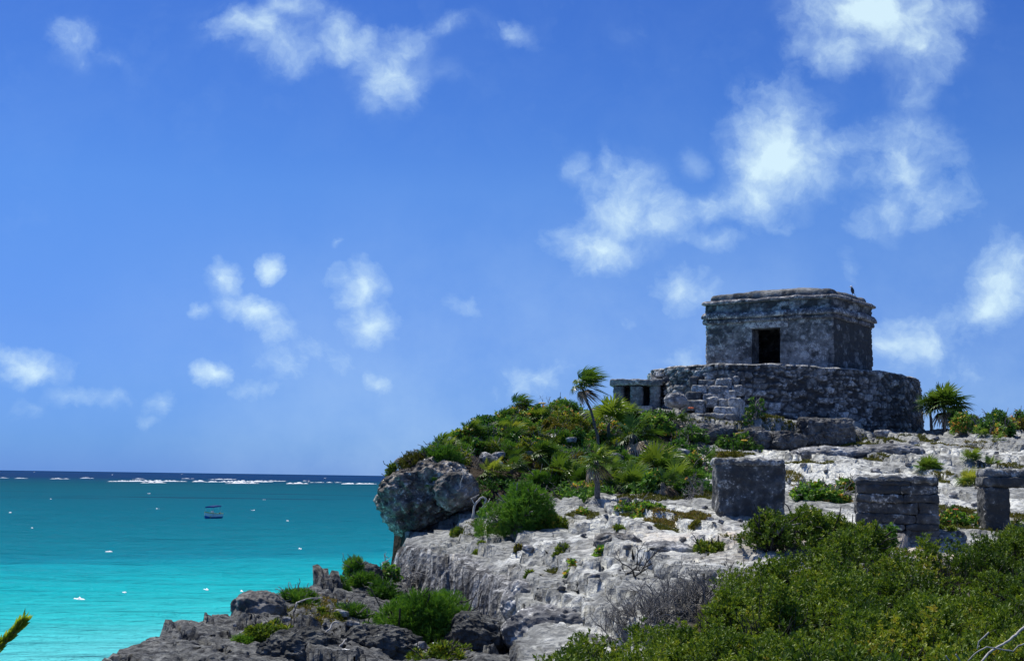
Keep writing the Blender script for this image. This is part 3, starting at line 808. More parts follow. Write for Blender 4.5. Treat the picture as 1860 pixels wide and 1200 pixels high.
def band(mb, out, z0, z1, amp, seed, wav=.06, seg=.07, flare=0.0, tone=.6, vary=.5):
    """belt course around the building: outer face, top and underside, wavering with age"""
    cor = [FLc + (-E1 - E2) * out, KC + (E1 - E2) * out, BRc + (E1 + E2) * out, BLc + (-E1 + E2) * out]
    inn = [FLc, KC, BRc, BLc]
    pts = []; ins = []
    for k in range(4):
        a, b = cor[k], cor[(k + 1) % 4]; n = int(np.linalg.norm(b - a) / seg)
        t_ = np.linspace(0, 1, n, endpoint=False)[:, None]; pts.append(a + (b - a) * t_); ins.append(inn[k] + (inn[(k + 1) % 4] - inn[k]) * t_)
    pts = np.concatenate(pts); ins = np.concatenate(ins); n = len(pts)
    outv = unit(pts - ins) * np.sign(out); outv[:, 2] = 0
    for _ in range(10):
        pts = .5 * pts + .25 * np.roll(pts, 1, 0) + .25 * np.roll(pts, -1, 0); outv = .5 * outv + .25 * np.roll(outv, 1, 0) + .25 * np.roll(outv, -1, 0)
    outv = unit(outv)
    c0 = pts.mean(0); h = z1 - z0
    wv_ = wav * fbm(P3(pts[:, 0], pts[:, 1], seed, .45, seed), 3) * 1.6
    thick = 1 + vary * fbm(P3(pts[:, 0], pts[:, 1], seed, .7, seed + 4), 3)
    gap = .045 * sst(.3, .5, fbm(P3(pts[:, 0], pts[:, 1], seed, 1.6, seed * 3), 2))
    prof = [(-.30, 0.0), (-.02, .03), (.0, .18), (.0, .42), (-.025, .66), (-.07, .85), (-.13, .97), (-.22, 1.03), (-.45, 1.08)]
    rings = []
    for (do, fz) in prof:
        P = pts + outv * (do + flare * fz)
        P[:, 2] = z0 + h * fz * thick + wv_
        nn = fbm(P * 1.7 + seed, 4) * amp * 1.6 + fbm(P * 7 + seed, 3) * amp * .7 - gap
        P = P + outv * nn[:, None] * (1.0 if do > -.25 else .2); P[:, 2] += (nn * .6) * (fz > .5)
        rings.append(P)
    V = np.concatenate(rings); mb.add(V, grid_faces(len(prof), n, True), None, tone + .3 * fbm(V * 1.1 + seed, 3))


mb = MB(); zt = FLOOR + H1
band(mb, .13, zt - .34, zt - .10, .05, 1.1, .05, tone=.5)
band(mb, .23, zt - .12, zt + .14, .05, 2.2, .06, tone=.62)
tparts(mb, 'cornice', M_TEMPLE_PALE)
mb = MB()
for a, b, o_, sd in ((FLc, KC, -E2, 9.1), (KC, BRc, E1, 9.4), (BRc, BLc, E2, 9.7), (BLc, FLc, -E1, 9.9)):
    wall_sheet(mb, a, b, zt + .05, zt + .62, o_, .05, .05, .6, sd, (), 0, .14)
tparts(mb, 'upper_wall', M_TEMPLE)
mb = MB()
band(mb, .18, zt + .51, zt + .68, .045, 3.3, .06, tone=.55)
tparts(mb, 'upper_cornice', M_TEMPLE_PALE)
mb = MB()
band(mb, -.12, zt + .58, zt + .98, .045, 4.4, .05, tone=.45, vary=.3)
# low domed roof
n = 60
gs, gt = np.meshgrid(np.linspace(.0, 1, n), np.linspace(.0, 1, n))
P = FLc + E1 * (.4 + gs.ravel()[:, None] * (W_T - .8)) + E2 * (.4 + gt.ravel()[:, None] * (D_T - .8))
P[:, 2] = zt + .86 + .42 * (np.sin(np.pi * gs.ravel()) * np.sin(np.pi * gt.ravel())) ** .45 + .07 * fbm(P * .9, 4) + .03 * fbm(P * 5, 3)
mb.add(P, grid_faces(n, n), None, .55 + .3 * fbm(P, 3))
tparts(mb, 'roof', M_TEMPLE)
mb = MB()
rough_box(mb, FLc + E1 * (DS0 - .38) - E2 * .045 + EZ * 1.95, E1, E2, EZ, (DS1 - DS0 + .75, .4, .27), .05, .02, .03, 5.0, .75)
tparts(mb, 'lintel', M_TEMPLE_PALE, WALL)
mb = MB()
band(mb, .22, FLOOR - .12, FLOOR + .1, .03, 5.5, .03, tone=.5)
tparts(mb, 'plinth', M_TEMPLE)

# platform: rounded, battered rubble wall
edge = [at(u, 500, d)[:2] for u, d in ((1178, 64), (1181, 61.5), (1186, 59.8), (1225, 57.8), (1285, 56.5), (1350, 56.0), (1430, 56.1), (1520, 57.0), (1590, 58.5), (1635, 60.0), (1660, 62.0), (1668, 64.5), (1655, 67), (1600, 69.5), (1500, 70.5), (1350, 70), (1230, 67.5))]
edge = np.array(edge + edge[:1]); sl_ = np.concatenate([[0], np.cumsum(np.linalg.norm(np.diff(edge, axis=0), axis=1))])
NS = int(sl_[-1] / .05); ss = np.linspace(0, sl_[-1], NS, endpoint=False)


def crsmooth(xs, ys, x, it=22):
    y = np.interp(x, xs, ys); 
    for _ in range(it): y = .5 * y + .25 * np.roll(y, 1) + .25 * np.roll(y, -1)
    return y


ex_ = crsmooth(sl_, edge[:, 0], ss); ey_ = crsmooth(sl_, edge[:, 1], ss)
tg = np.stack([np.roll(ex_, -1) - np.roll(ex_, 1), np.roll(ey_, -1) - np.roll(ey_, 1)], -1); tg = unit(tg)
no = np.stack([tg[:, 1], -tg[:, 0]], -1)
PT, PB = 4.62, .9
zz = np.concatenate([np.linspace(PB, PT - .02, int((PT - PB) / .045))])
S, Z = np.meshgrid(ss, zz); s = S.ravel(); z = Z.ravel()
wx = .3 * pnoise(P3(s, z, 0, 1.6, 2.2)); wz = .25 * pnoise(P3(s, z, 0, 1.3, 8.2))
f1, f2, cid = worley2(s * 1.9 + wx, z * 3.9 + wz, 21)
g1, g2, cid2 = worley2(s * 4.0 + wx * 2, z * 7.0 + wz, 5)
big = cid > .5
gapw = np.where(big, f2 - f1, (g2 - g1) * .6); cc = np.where(big, cid, cid2)
stn = sst(.03, .22, gapw)
top = .10 * fbm(P3(np.tile(ss, len(zz)), z * 0, 0, .8, 1.), 3)
bx = np.tile(ex_, len(zz)); by = np.tile(ey_, len(zz)); nx = np.tile(no[:, 0], len(zz)); ny = np.tile(no[:, 1], len(zz))
d = stn * .07 + (cc - .5) * .14 + .05 * fbm(P3(bx, by, z, 1.0, 3), 4) + .035 * fbm(P3(bx, by, z, 5, 3), 4) + .10 * (PT - z) / (PT - PB) * 2.2 - .06
frz = (z - PB) / (PT - PB)
V = np.stack([bx + nx * d, by + ny * d, z + top * frz], -1)
tone = .5 + (cc - .5) * .7 - (1 - stn) * .36 + .3 * fbm(P3(bx, by, z, .7, 9), 3)
tone = tone - .22 * np.clip(sst(14.2, 17.0, bx), 0, 1)                 # tone gets darker towards the rounded flank
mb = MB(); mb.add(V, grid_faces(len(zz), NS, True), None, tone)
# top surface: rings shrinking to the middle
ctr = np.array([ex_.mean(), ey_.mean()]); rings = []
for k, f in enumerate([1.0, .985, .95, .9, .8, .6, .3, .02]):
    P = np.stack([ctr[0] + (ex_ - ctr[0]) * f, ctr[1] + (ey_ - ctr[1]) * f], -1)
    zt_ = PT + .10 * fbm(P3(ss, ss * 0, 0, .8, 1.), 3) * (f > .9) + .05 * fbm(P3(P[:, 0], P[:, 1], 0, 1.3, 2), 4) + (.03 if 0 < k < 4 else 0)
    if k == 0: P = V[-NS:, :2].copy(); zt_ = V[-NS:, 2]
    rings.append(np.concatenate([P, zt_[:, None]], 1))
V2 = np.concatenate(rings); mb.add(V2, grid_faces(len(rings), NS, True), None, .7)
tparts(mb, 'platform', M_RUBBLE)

# stair of rough blocks on the front of the platform
rng = np.random.RandomState(5)
sdir = unit(np.array([-.42, -.90, 0])); sside = np.array([-sdir[1], sdir[0], 0]) * 1.0       # sside: to the right seen from the camera
sside = np.array([.90, -.42, 0])
stop = np.append(at(1309, 690, 56.4)[:2], 0)
mb = MB()
NSTEP = 8
for k in range(NSTEP):
    ztop = 4.42 - .295 * k; run = .10 + .25 * k
    x = -1.05 - .04 * k + rng.uniform(-.15, .1)
    while x < 1.0:
        bw = rng.uniform(.25, .95); bw = min(bw, 1.05 - x)
        if bw < .18: break
        j = rng.uniform(-.16, .10); jz = rng.uniform(-.10, .04)
        if rng.rand() < .08: x += bw * .5; continue
        o_ = stop + sside * x + sdir * (run + j) + EZ * (ztop - .42 + jz)
        rough_box(mb, o_, sside, -sdir, EZ, (bw - .03, .75 + .25 * k, .40), .06, .06, .08, rng.uniform(0, 50), rng.uniform(.3, .8))
        x += bw
tparts(mb, 'stair', M_RUBBLE)

# little double shrine on the left of the platform
shr = empty('small_shrine', (*at(1150, 742, 58.5)[:2], 2.7)); tag(shr, 'small low stone shrine with two dark doorways beside the temple platform', 'shrine')
SL = np.array(shr.location)
sA = R(12); s1 = np.array([math.cos(sA), -math.sin(sA), 0]); s2 = np.array([math.sin(sA), math.cos(sA), 0])
so_ = np.append(at(1112, 740, 58.6)[:2], 2.75)


def sparts(mb, name, mat, parent, L0):
    o = mb.build(name, mat, None, True, loc=L0, attr='tone'); o.parent = parent; o.location = (0, 0, 0); return o


Wd = 1.98
for (x0, x1) in ((.03, .45), (.74, 1.28), (1.55, Wd)):
    mb = MB(); rough_box(mb, so_ + s1 * x0, s1, s2, EZ, (x1 - x0, .5, 1.12), .05, .055, .07, x0 * 9 + 1, .45); sparts(mb, 'pillar', M_TEMPLE, shr, SL)
mb = MB(); rough_box(mb, so_ + s2 * 1.2, s1, s2, EZ, (Wd, .4, 1.12), .08, .03, .05, 3, .4)
rough_box(mb, so_ + s1 * .03 + s2 * .45, s1, s2, EZ, (.35, .85, 1.12), .08, .03, .05, 4, .4); rough_box(mb, so_ + s1 * (Wd - .4) + s2 * .45, s1, s2, EZ, (.4, .85, 1.12), .08, .03, .05, 5, .4)
sparts(mb, 'back_wall', M_TEMPLE, shr, SL)
mb = MB(); rough_box(mb, so_ - s1 * .10 - s2 * .12 + EZ * 1.12, s1, s2, EZ, (Wd + .2, 1.85, .26), .05, .065, .07, 6, .6); sparts(mb, 'roof_slab', M_TEMPLE, shr, SL)
mb = MB()
for (x, y, wd, z_, h) in ((.4, -.45, .75, -.02, .22), (1.1, -.4, .6, .0, .26), (.42, -.62, .5, -.26, .24), (.95, -.6, .55, -.3, .25), (-.2, -.5, .62, -.3, .26), (1.5, -.5, .5, -.25, .3), (-.3, -.2, 2.4, -.75, .75)):
    rough_box(mb, so_ + s1 * x + s2 * y + EZ * z_, s1, s2, EZ, (wd, .6 if wd < 2 else 1.6, h), .06, .035, .05, x * 7 + 20, .8)
sparts(mb, 'step', M_RUBBLE, shr, SL)

# bird on the roof corner
M_BIRD = plain_mat('dark_feather', (.03, .035, .045), .6, .3, 30); M_BIRDW = plain_mat('pale_feather', (.7, .7, .7), .6, .1, 30)
bp0 = KC + E1 * .0 + E2 * 3.3 - E1 * .42; bz = zt + 1.06
bird = empty('bird', (bp0[0], bp0[1], bz)); tag(bird, 'small dark bird perched on the right end of the temple roof', 'bird')
D, Q = sph_grid(14, 16)
V = D * np.array([.075, .075, .145]); V[:, 0] += .35 * V[:, 2] * -.5; V[:, 2] += .17
tl = np.array([[.02, -.02, .12], [.02, .02, .12], [.13, .03, -.06], [.13, -.03, -.06], [.03, 0, .15], [.13, 0, -.045]])
mb = MB(); mb.add(V, Q); mb.add(tl, [(0, 1, 2, 3), (0, 3, 5, 4), (1, 4, 5, 2)])
for sgn in (-1, 1): tube(mb, [(0, .02 * sgn, .06), (-.005, .02 * sgn, -.06)], .008, 4)
mb.build('body', M_BIRD, bird)
mb = MB(); mb.add(D * np.array([.055, .048, .05]) + np.array([-.045, 0, .335]), Q); tube(mb, [(-.09, 0, .335), (-.15, 0, .325)], [.014, .003], 5); mb.build('head', M_BIRDW, bird)

# ---------------------------------------------------------------- altars
def altar_frame(u_l, u_r, v_b, d, yaw):
    pl_ = at(u_l, v_b, d); a = R(yaw); e1 = np.array([math.cos(a), -math.sin(a), 0]); e2 = np.array([math.sin(a), math.cos(a), 0])
    return pl_, e1, e2


p0, e1, e2 = altar_frame(1302, 1425, 942, 30.2, 4)
g0 = min(gz(*(p0 + e1 * a + e2 * b)[:2]) for a in (0, .7, 1.45) for b in (0, .9)) - .08
alt = empty('stone_altar', (p0 + e1 * .7 + e2 * .5)[:2].tolist() + [g0]); tag(alt, 'dark square stone altar block standing on pale rock left of the other two', 'altar')
z1 = at(1360, 834, 30.2)[2]
mb = MB(); rough_box(mb, np.append(p0[:2], g0), e1, e2, EZ, (1.47, 1.15, z1 - g0 - .06), .03, .065, .10, 1.0, .42, 1.3); sparts(mb, 'body', M_BLOCK, alt, np.array(alt.location))
mb = MB(); rough_box(mb, np.append(p0[:2], z1 - .12) - e1 * .05 - e2 * .03, e1, e2, EZ, (1.50, 1.18, .13), .03, .075, .06, 8.0, .6, 2.2); sparts(mb, 'cap', M_BLOCK, alt, np.array(alt.location))

p0, e1, e2 = altar_frame(1556, 1700, 972, 28.3, 13)
g0 = min(gz(*(p0 + e1 * a + e2 * b)[:2]) for a in (0, .7, 1.5) for b in (0, .9)) - .1
alt = empty('stone_altar', (p0 + e1 * .8 + e2 * .5)[:2].tolist() + [g0]); tag(alt, 'dark altar of stacked layered slabs behind the bushes, middle of the three', 'altar')
z1 = at(1620, 866, 28.3)[2]; rng = np.random.RandomState(3)
mb = MB(); zc = g0; k = 0
while zc < z1 - .12:
    h = min(rng.uniform(.07, .26), z1 - .08 - zc); x = 0.0
    while x < 1.56:
        bw = min(rng.uniform(.45, 1.7), 1.58 - x)
        rough_box(mb, np.append(p0[:2], zc) + e1 * x - e2 * rng.uniform(0, .09), e1, e2, EZ, (bw + .005, 1.1, h + .005), .03, .05, .04, rng.uniform(0, 40), rng.uniform(.2, .62), 2.5); x += bw
    zc += h; k += 1
sparts(mb, 'body', M_BLOCK, alt, np.array(alt.location))
mb = MB(); rough_box(mb, np.append(p0[:2], z1 - .10) - e1 * .04 - e2 * .06, e1, e2, EZ, (1.6, 1.2, .12), .03, .075, .06, 18.0, .6, 2.2); sparts(mb, 'cap', M_BLOCK, alt, np.array(alt.location))

p0, e1, e2 = altar_frame(1789, 1900, 958, 29.0, 8)
g0 = min(gz(*(p0 + e1 * a + e2 * b)[:2]) for a in (0, .6, 1.5) for b in (0, .9)) - .1
alt = empty('stone_altar', (p0 + e1 * .8 + e2 * .4)[:2].tolist() + [g0]); tag(alt, 'stone altar with a square opening under a heavy lintel slab at the right edge', 'altar')
z1 = at(1830, 853, 29)[2]; zl = at(1830, 884, 29)[2]
for x in (0, 1.15):
    mb = MB(); rough_box(mb, np.append(p0[:2], g0) + e1 * x, e1, e2, EZ, (.52, .75, zl - g0), .03, .055, .07, 3 + x, .4, 1.8); sparts(mb, 'pillar', M_BLOCK, alt, np.array(alt.location))
mb = MB(); rough_box(mb, np.append(p0[:2], zl) - e1 * .04 - e2 * .05, e1, e2, EZ, (1.8, .85, .2), .03, .035, .05, 31., .4, 2.5); sparts(mb, 'lintel', M_BLOCK, alt, np.array(alt.location))
mb = MB(); rough_box(mb, np.append(p0[:2], zl + .18) - e1 * .0 - e2 * .0, e1, e2, EZ, (1.7, .8, z1 - zl - .17), .03, .045, .08, 37., .55, 2.5); sparts(mb, 'top_slab', M_BLOCK, alt, np.array(alt.location))

# ---------------------------------------------------------------- rocks
def rock_px(name, u, v, d, rx, ry, rz, seed, mat, label, group=None, **k):
    """half sizes in metres, centre seen through (u,v) at distance d"""
    o = rock(name, at(u, v, d), (rx, ry, rz), seed, mat, **k)
    return tag(o, label, 'rock', group)


rock_px('boulder', 772, 902, 36.2, 1.20, 1.2, .86, 3.0, M_STAINED, 'big grey boulder overhanging the sea on the left end of the headland', n=(130, 190), tilt=R(20), rough=.34, power=2.5, pit=1.3)
rock_px('boulder', 828, 892, 35.2, .52, .6, .46, 9.0, M_BOULDER, 'pale pointed boulder leaning against the big overhanging boulder', n=(80, 110), tilt=R(20), rough=.3, power=2.2, pit=.8)
rock_px('boulder', 980, 1098, 25.2, .62, .75, .42, 12.0, M_PALEROCK, 'rounded pale boulder with tan stains below the bare rock slope', n=(90, 120), tilt=R(-10), rough=.28, power=2.3, pit=1.0)
rock_px('boulder', 1010, 1150, 22.5, .80, .7, .40, 22.0, M_PALEROCK, 'low pale boulder above the front green bushes', n=(90, 120), rough=.3, power=2.4, pit=1.0)
rock_px('boulder', 870, 1160, 22.8, .50, .5, .36, 31.0, M_KARST, 'dark pitted boulder beside the feathery green bush', n=(90, 120), tilt=R(-14), rough=.36, power=2.6, pit=1.4)
rock_px('boulder', 690, 1185, 21.0, .62, .6, .36, 41.0, M_KARST, 'dark jagged boulder at the bottom edge of the lower ledge', n=(90, 130), rough=.42, power=2.3, pit=1.6)
rock_px('boulder', 545, 1185, 19.0, .55, .5, .30, 43.0, M_KARST, 'dark rough boulder beside the bleached branches', n=(90, 130), rough=.4, power=2.3, pit=1.6)
rock_px('boulder', 470, 1108, 24.0, .42, .5, .30, 51.0, M_BOULDER, 'smooth grey boulder on the seaward rim of the lower ledge', n=(70, 100), rough=.28, power=2.4, pit=.8)
rock_px('boulder', 660, 1040, 29.5, .36, .4, .18, 55.0, M_KARST, 'dark boulder on the far end of the lower ledge below the shrubs', n=(60, 90), rough=.4, power=2.3, pit=1.2)
rock_px('boulder', 1135, 912, 34.0, .13, .2, .13, 61.0, M_BOULDER, 'small angular grey stone on top of the bare rock slope', n=(40, 60), rough=.3, power=3)
rock_px('boulder', 1000, 805, 43.5, .32, .3, .26, 63.0, M_PALEROCK, 'white rock showing in the thicket left of the leaning palm', n=(50, 70), tilt=R(20), rough=.3)
rock_px('boulder', 893, 838, 38.7, .34, .3, .16, 65.0, M_PALEROCK, 'white rock streak showing through the shrubs above the boulder', n=(50, 70), tilt=R(-30), rough=.3)
rock_px('boulder', 742, 842, 37.2, .34, .3, .16, 66.0, M_PALEROCK, 'pale rock on the left rim of the headland under a dark shrub', n=(50, 70), rough=.3)
rock_px('boulder', 1227, 727, 55.3, .42, .4, .28, 67.0, M_PALEROCK, 'rounded pale boulder at the left foot of the temple stair', n=(50, 70), rough=.28)
rock_px('boulder', 1375, 798, 50.2, .5, .5, .42, 69.0, M_LEDGE, 'grey boulder with a pale crown at the foot of the rock ledge', n=(60, 80), rough=.35)
rock_px('boulder', 1430, 802, 50.0, .62, .5, .34, 71.0, M_LEDGE, 'long grey boulder in the middle of the rock ledge', n=(60, 80), rough=.4)
rock_px('boulder', 1497, 788, 51.8, 1.0, .7, .55, 73.0, M_LEDGE, 'broad flat topped boulder at the right of the rock ledge', n=(80, 120), rough=.34, power=4.2, pit=1.2)
rock_px('boulder', 1290, 790, 50.8, .9, .6, .36, 75.0, M_LEDGE, 'broad grey boulder under the temple stair', n=(60, 90), rough=.42, power=3.4, pit=1.3)
rock_px('boulder', 1603, 787, 55.5, .32, .25, .14, 77.0, M_PALEROCK, 'small white rock lying at the foot of the round platform', n=(40, 60), rough=.3)
rock_px('boulder', 1510, 826, 45.8, 1.2, 1.0, .26, 79.0, M_PALEROCK, 'flat bright white rock above the square altar', n=(70, 110), rough=.3, power=2.6)
rock_px('boulder', 1620, 822, 47.0, 1.0, 1.0, .28, 81.0, M_PALEROCK, 'flat white rock shelf below the round platform', n=(70, 110), rough=.3, power=2.6)
rock_px('boulder', 1210, 1000, 25.5, .45, .4, .16, 83.0, M_PALEROCK, 'low pale slab in front of the square altar', n=(60, 90), rough=.35)
rock_px('boulder', 1120, 985, 26.5, .40, .4, .17, 85.0, M_BOULDER, 'grey pitted hump on the bare rock slope', n=(60, 90), rough=.4, pit=1.2)
M_LITTER = plain_mat('white_scrap', (.82, .82, .80), .6, .05, 5)
rock_px('stone_chip', 628, 1186, 18.5, .13, .10, .05, 91.0, M_LITTER, 'bright white flat scrap lying on the dark ledge', n=(24, 36), rough=.35, power=3)
rock_px('stone_chip', 790, 1172, 21.8, .06, .06, .05, 93.0, M_LITTER, 'small bright white stone beside the dark pitted boulder', n=(24, 36), rough=.3, power=2.4)

rng = np.random.RandomState(31); proto = []
for k in range(4):
    proto.append(rock('loose_stone', (0, 0, -50), (.12, .10, .06), 101. + k, (M_PALEROCK, M_PALEROCK, M_PALEROCK, M_BOULDER)[k], rough=.4, power=3, n=(22, 32)))
spots = [(1290, 945), (1310, 950), (1345, 948), (1425, 945), (1440, 940), (1280, 925), (1705, 978), (1725, 985), (1745, 972), (1690, 985), (1785, 962), (1850, 962), (1180, 960), (1100, 950), (1060, 975), (1240, 985), (1140, 1010), (960, 1010), (1080, 1060), (1020, 1075),
         (1500, 860), (1590, 858), (1650, 845), (1700, 850), (1730, 905), (1770, 920), (1460, 850), (1620, 808), (1660, 806), (1700, 800), (1590, 800), (1550, 815), (1770, 835), (1810, 825), (700, 1130), (730, 1140), (620, 1120), (590, 1140), (520, 1130), (640, 1160), (430, 1140), (760, 1185), (850, 1135), (900, 1140)]
for k, (u, v) in enumerate(spots):
    j = k % 4; o = proto[j] if k < 4 else proto[j].copy()
    if k >= 4: COL.objects.link(o)
    h = hit(u, v); sc_ = rng.uniform(.35, 1.15) * (1 if h[1] < 40 else 1.4)
    o.location = (h[0], h[1], h[2] + .03); o.scale = (sc_, sc_, sc_); o.rotation_euler = (rng.uniform(-.3, .3), rng.uniform(-.3, .3), rng.uniform(0, 6.28))
    where = 'beside the altars' if v > 900 and u > 1270 else ('on the dark lower ledge' if u < 920 and v > 1100 else ('on the upper slope below the temple' if v < 900 else 'on the bare rock slope'))
    tag(o, ('pale', 'pale', 'pale', 'grey')[j] + ' loose stone lying ' + where, 'stone', 'loose stones on the rock')

# ---------------------------------------------------------------- boat
M_HULL = plain_mat('hull_white', (.86, .88, .82), .4, .06, 2); M_HBLUE = plain_mat('hull_blue', (.02, .16, .50), .4, .1, 2)
M_CANOPY = plain_mat('canopy_cloth', (.015, .05, .26), .8, .12, 3); M_YEL = plain_mat('yellow_paint', (.62, .62, .08), .5, .1, 2)
M_METAL = plain_mat('boat_rail', (.5, .5, .52), .35, .05, 3, .6); M_MOTOR = plain_mat('motor_cover', (.02, .025, .03), .4, .1, 3); M_WHITE = plain_mat('console_white', (.85, .86, .86), .4, .04, 3)
bpw = sea_at(386, 941)
boat = empty('motor_boat', (bpw[0], bpw[1], SEA_Z - .05)); tag(boat, 'small open motor boat with a dark blue canopy on the turquoise sea', 'boat')
boat.scale = (1.08, 1.08, 1.08); boat.rotation_euler = (R(2), R(3), math.atan2(-.94, -.34))
st_x = np.linspace(-2.9, 3.1, 25); t_ = (st_x + 2.9) / 6.0
half = .98 * (1 - np.clip((t_ - .45) / .55, 0, 1) ** 2.2) + .02; sheer = .95 + .75 * t_ ** 2.0; keel = -.25 + .55 * np.clip((t_ - .7) / .3, 0, 1) ** 2
rows = []
for k, (fy, fz) in enumerate(((0, 0), (.55, .10), (.82, .34), (.90, .45), (.97, .75), (1.0, .9), (1.0, 1.0), (.93, 1.0), (.90, .9), (.8, .5), (.0, .45))):
    rows.append(np.stack([st_x, half * fy, keel + (sheer - keel) * fz], -1))


def hull_part(name, r0, r1, mat):
    mb = MB()
    for sgn in (1, -1):
        V = np.concatenate(rows[r0:r1 + 1]) * np.array([1, sgn, 1]); Q = grid_faces(r1 - r0 + 1, len(st_x))
        mb.add(V, Q if sgn > 0 else Q[:, ::-1])
    if name == 'hull':
        tr = np.array([rows[k][0] for k in range(3, 7)] + [rows[k][0] * np.array([1, -1, 1]) for k in range(6, 2, -1)]); mb.add(tr, None, [(0, k, k + 1) for k in range(1, 7)])
    return mb.build(name, mat, boat)


hull_part('hull_bottom', 0, 3, M_HBLUE); hull_part('hull', 3, 5, M_HULL); hull_part('gunwale', 5, 8, M_YEL); hull_part('deck', 8, 10, M_HULL)
mb = MB(); n = 9; gx, gy = np.meshgrid(np.linspace(-2.0, 1.2, n), np.linspace(-1.05, 1.05, n)); V = np.stack([gx.ravel(), gy.ravel(), 2.55 - .12 * (gy.ravel()) ** 2 - .03 * (gx.ravel() + .4) ** 2], -1)
mb.add(V, grid_faces(n, n)); V[:, 2] += .25
V2 = V.copy(); V2[:, 2] = 2.42; mb.add(V, grid_faces(n, n)); mb.add(V2, grid_faces(n, n)[:, ::-1])
rim = [j for j in range(n)] + [i_ * n + n - 1 for i_ in range(1, n)] + [(n - 1) * n + j for j in range(n - 2, -1, -1)] + [i_ * n for i_ in range(n - 2, 0, -1)]
mb.add(np.concatenate([V[rim], V2[rim]]), grid_faces(2, len(rim), True))
mb.build('canopy', M_CANOPY, boat)
for x in (-1.9, 1.1):
    for y in (-.9, .9):
        mb = MB(); tube(mb, [(x, y, .7), (x, y * 1.02, 2.42)], .025, 6); mb.build('canopy_post', M_METAL, boat)
mb = MB(); rough_box(mb, (-.5, -.35, .35), (1, 0, 0), (0, 1, 0), (0, 0, 1), (.6, .7, .95), .2, .004, .05); con = mb.build('console', M_WHITE, boat)
mb = MB(); rough_box(mb, (-.05, -.3, 1.3), (.9, 0, -.3), (0, 1, 0), (0, 0, 1), (.05, .6, .35), .2, .002, .02); mb.build('windscreen', M_WHITE, con)
mb = MB(); rough_box(mb, (-3.25, -.2, .55), (1, 0, 0), (0, 1, 0), (0, 0, 1), (.42, .4, .55), .1, .01, .1); mot = mb.build('outboard_motor', M_MOTOR, boat)
mb = MB(); tube(mb, [(-3.1, 0, .6), (-3.12, 0, -.4)], .08, 8); mb.build('shaft', M_MOTOR, mot)
for x in (-1.6, .8, 1.6):
    mb = MB(); rough_box(mb, (x, -.75, .38), (1, 0, 0), (0, 1, 0), (0, 0, 1), (.3, 1.5, .25), .15, .004, .04); mb.build('bench', M_YEL, boat)

# ---------------------------------------------------------------- plants
def shrub(u, v, wpx, hpx, mat, label, kind='cedar', name='shrub', cat='shrub', group=None, seed=0, dens=1.0, d=None, tint=None, twigs=True, dp=None, lumps=None, z=None):
    """bush whose base stands on the ground seen at (u,v), wpx x hpx in photograph pixels"""
    rng = np.random.RandomState(seed + int(u * 7 + v))
    b = hit(u, v) if d is None else np.append(at(u, v, d)[:2], gz(*at(u, v, d)[:2]))
    if z: b = at(u, v, d)
    m = b[1] / F_PX; wd = wpx * m / 2; ht = hpx * m
    root = empty(name, b - np.array([0, 0, .05])); tag(root, label, cat, group)
    mb = MB(); n = lumps or max(3, int(5 * wpx / max(hpx, 1)))
    L = []
    for k in range(n):
        a = rng.uniform(0, 2 * np.pi); rr_ = math.sqrt(rng.uniform(0, 1)) * .72
        f = 1 - .45 * rr_ ** 1.5
        x = rr_ * math.cos(a) * wd; y = rr_ * math.sin(a) * (dp or wd * .8)
        rz = ht * f * rng.uniform(.42, .6); rx = min(wd, ht) * rng.uniform(.34, .6)
        zg = gz(b[0] + x, b[1] + y) - b[2]
        zg = 0 if z else max(min(zg, .5), -.8)
        L.append((np.array([x, y, zg + max(ht * f * rng.uniform(.75, 1.0) - rz, .1 * ht)]), (rx, rx, rz)))
    for c, r3 in L:
        area = 2.6 * math.pi * r3[0] * (r3[0] + r3[2]) / 2
        lt = rng.uniform(.3, .62) if tint is None else tint + rng.uniform(-.12, .12)
        if kind == 'cedar':
            P, N = lump_points(c, r3, int(area * 210 * dens) + 12, rng, -.35)
            V, Q, tt = rosettes(P, N * .5 + np.array([0, 0, .8]) + rng.normal(size=N.shape) * .3, 10, .07, .023, rng, tint=np.clip(rng.normal(lt, .16, len(P)), 0, 1))
        elif kind == 'feather':
            P, N = lump_points(c, r3, int(area * 190 * dens) + 12, rng, -.35)
            V, Q, tt = rosettes(P, N * .6 + np.array([0, 0, .6]) + rng.normal(size=N.shape) * .35, 12, .10, .012, rng, (.15, .8), tint=np.clip(rng.normal(lt, .18, len(P)), 0, 1))
        else:
            P, N = lump_points(c, r3, int(area * 70 * dens) + 8, rng, -.35, .6)
            V, Q, tt = rosettes(P, N * .7 + np.array([0, 0, .5]) + rng.normal(size=N.shape) * .4, 6, .115, .062, rng, (.4, 1.4), tint=np.clip(rng.normal(lt, .2, len(P)), 0, 1), bend=.2)
        mb.add(V, Q, None, tt)
    fo = mb.build('foliage', mat, root, False)
    if twigs:
        tb = MB()
        for c, r3 in L:
            for _ in range(2):
                e = c + rng.normal(size=3) * np.array(r3) * .6; e[2] = c[2] + r3[2] * rng.uniform(.2, 1.0)
                twig_tree(tb, np.array([c[0] * .3, c[1] * .3, 0]), e - np.array([c[0] * .3, c[1] * .3, 0]), np.linalg.norm(e) * .8 + .05, .012 + .012 * ht, 1, rng, .6)
        tb.build('branches', M_TWIG if rng.rand() < .5 else M_TWIGDARK, root)
    return root


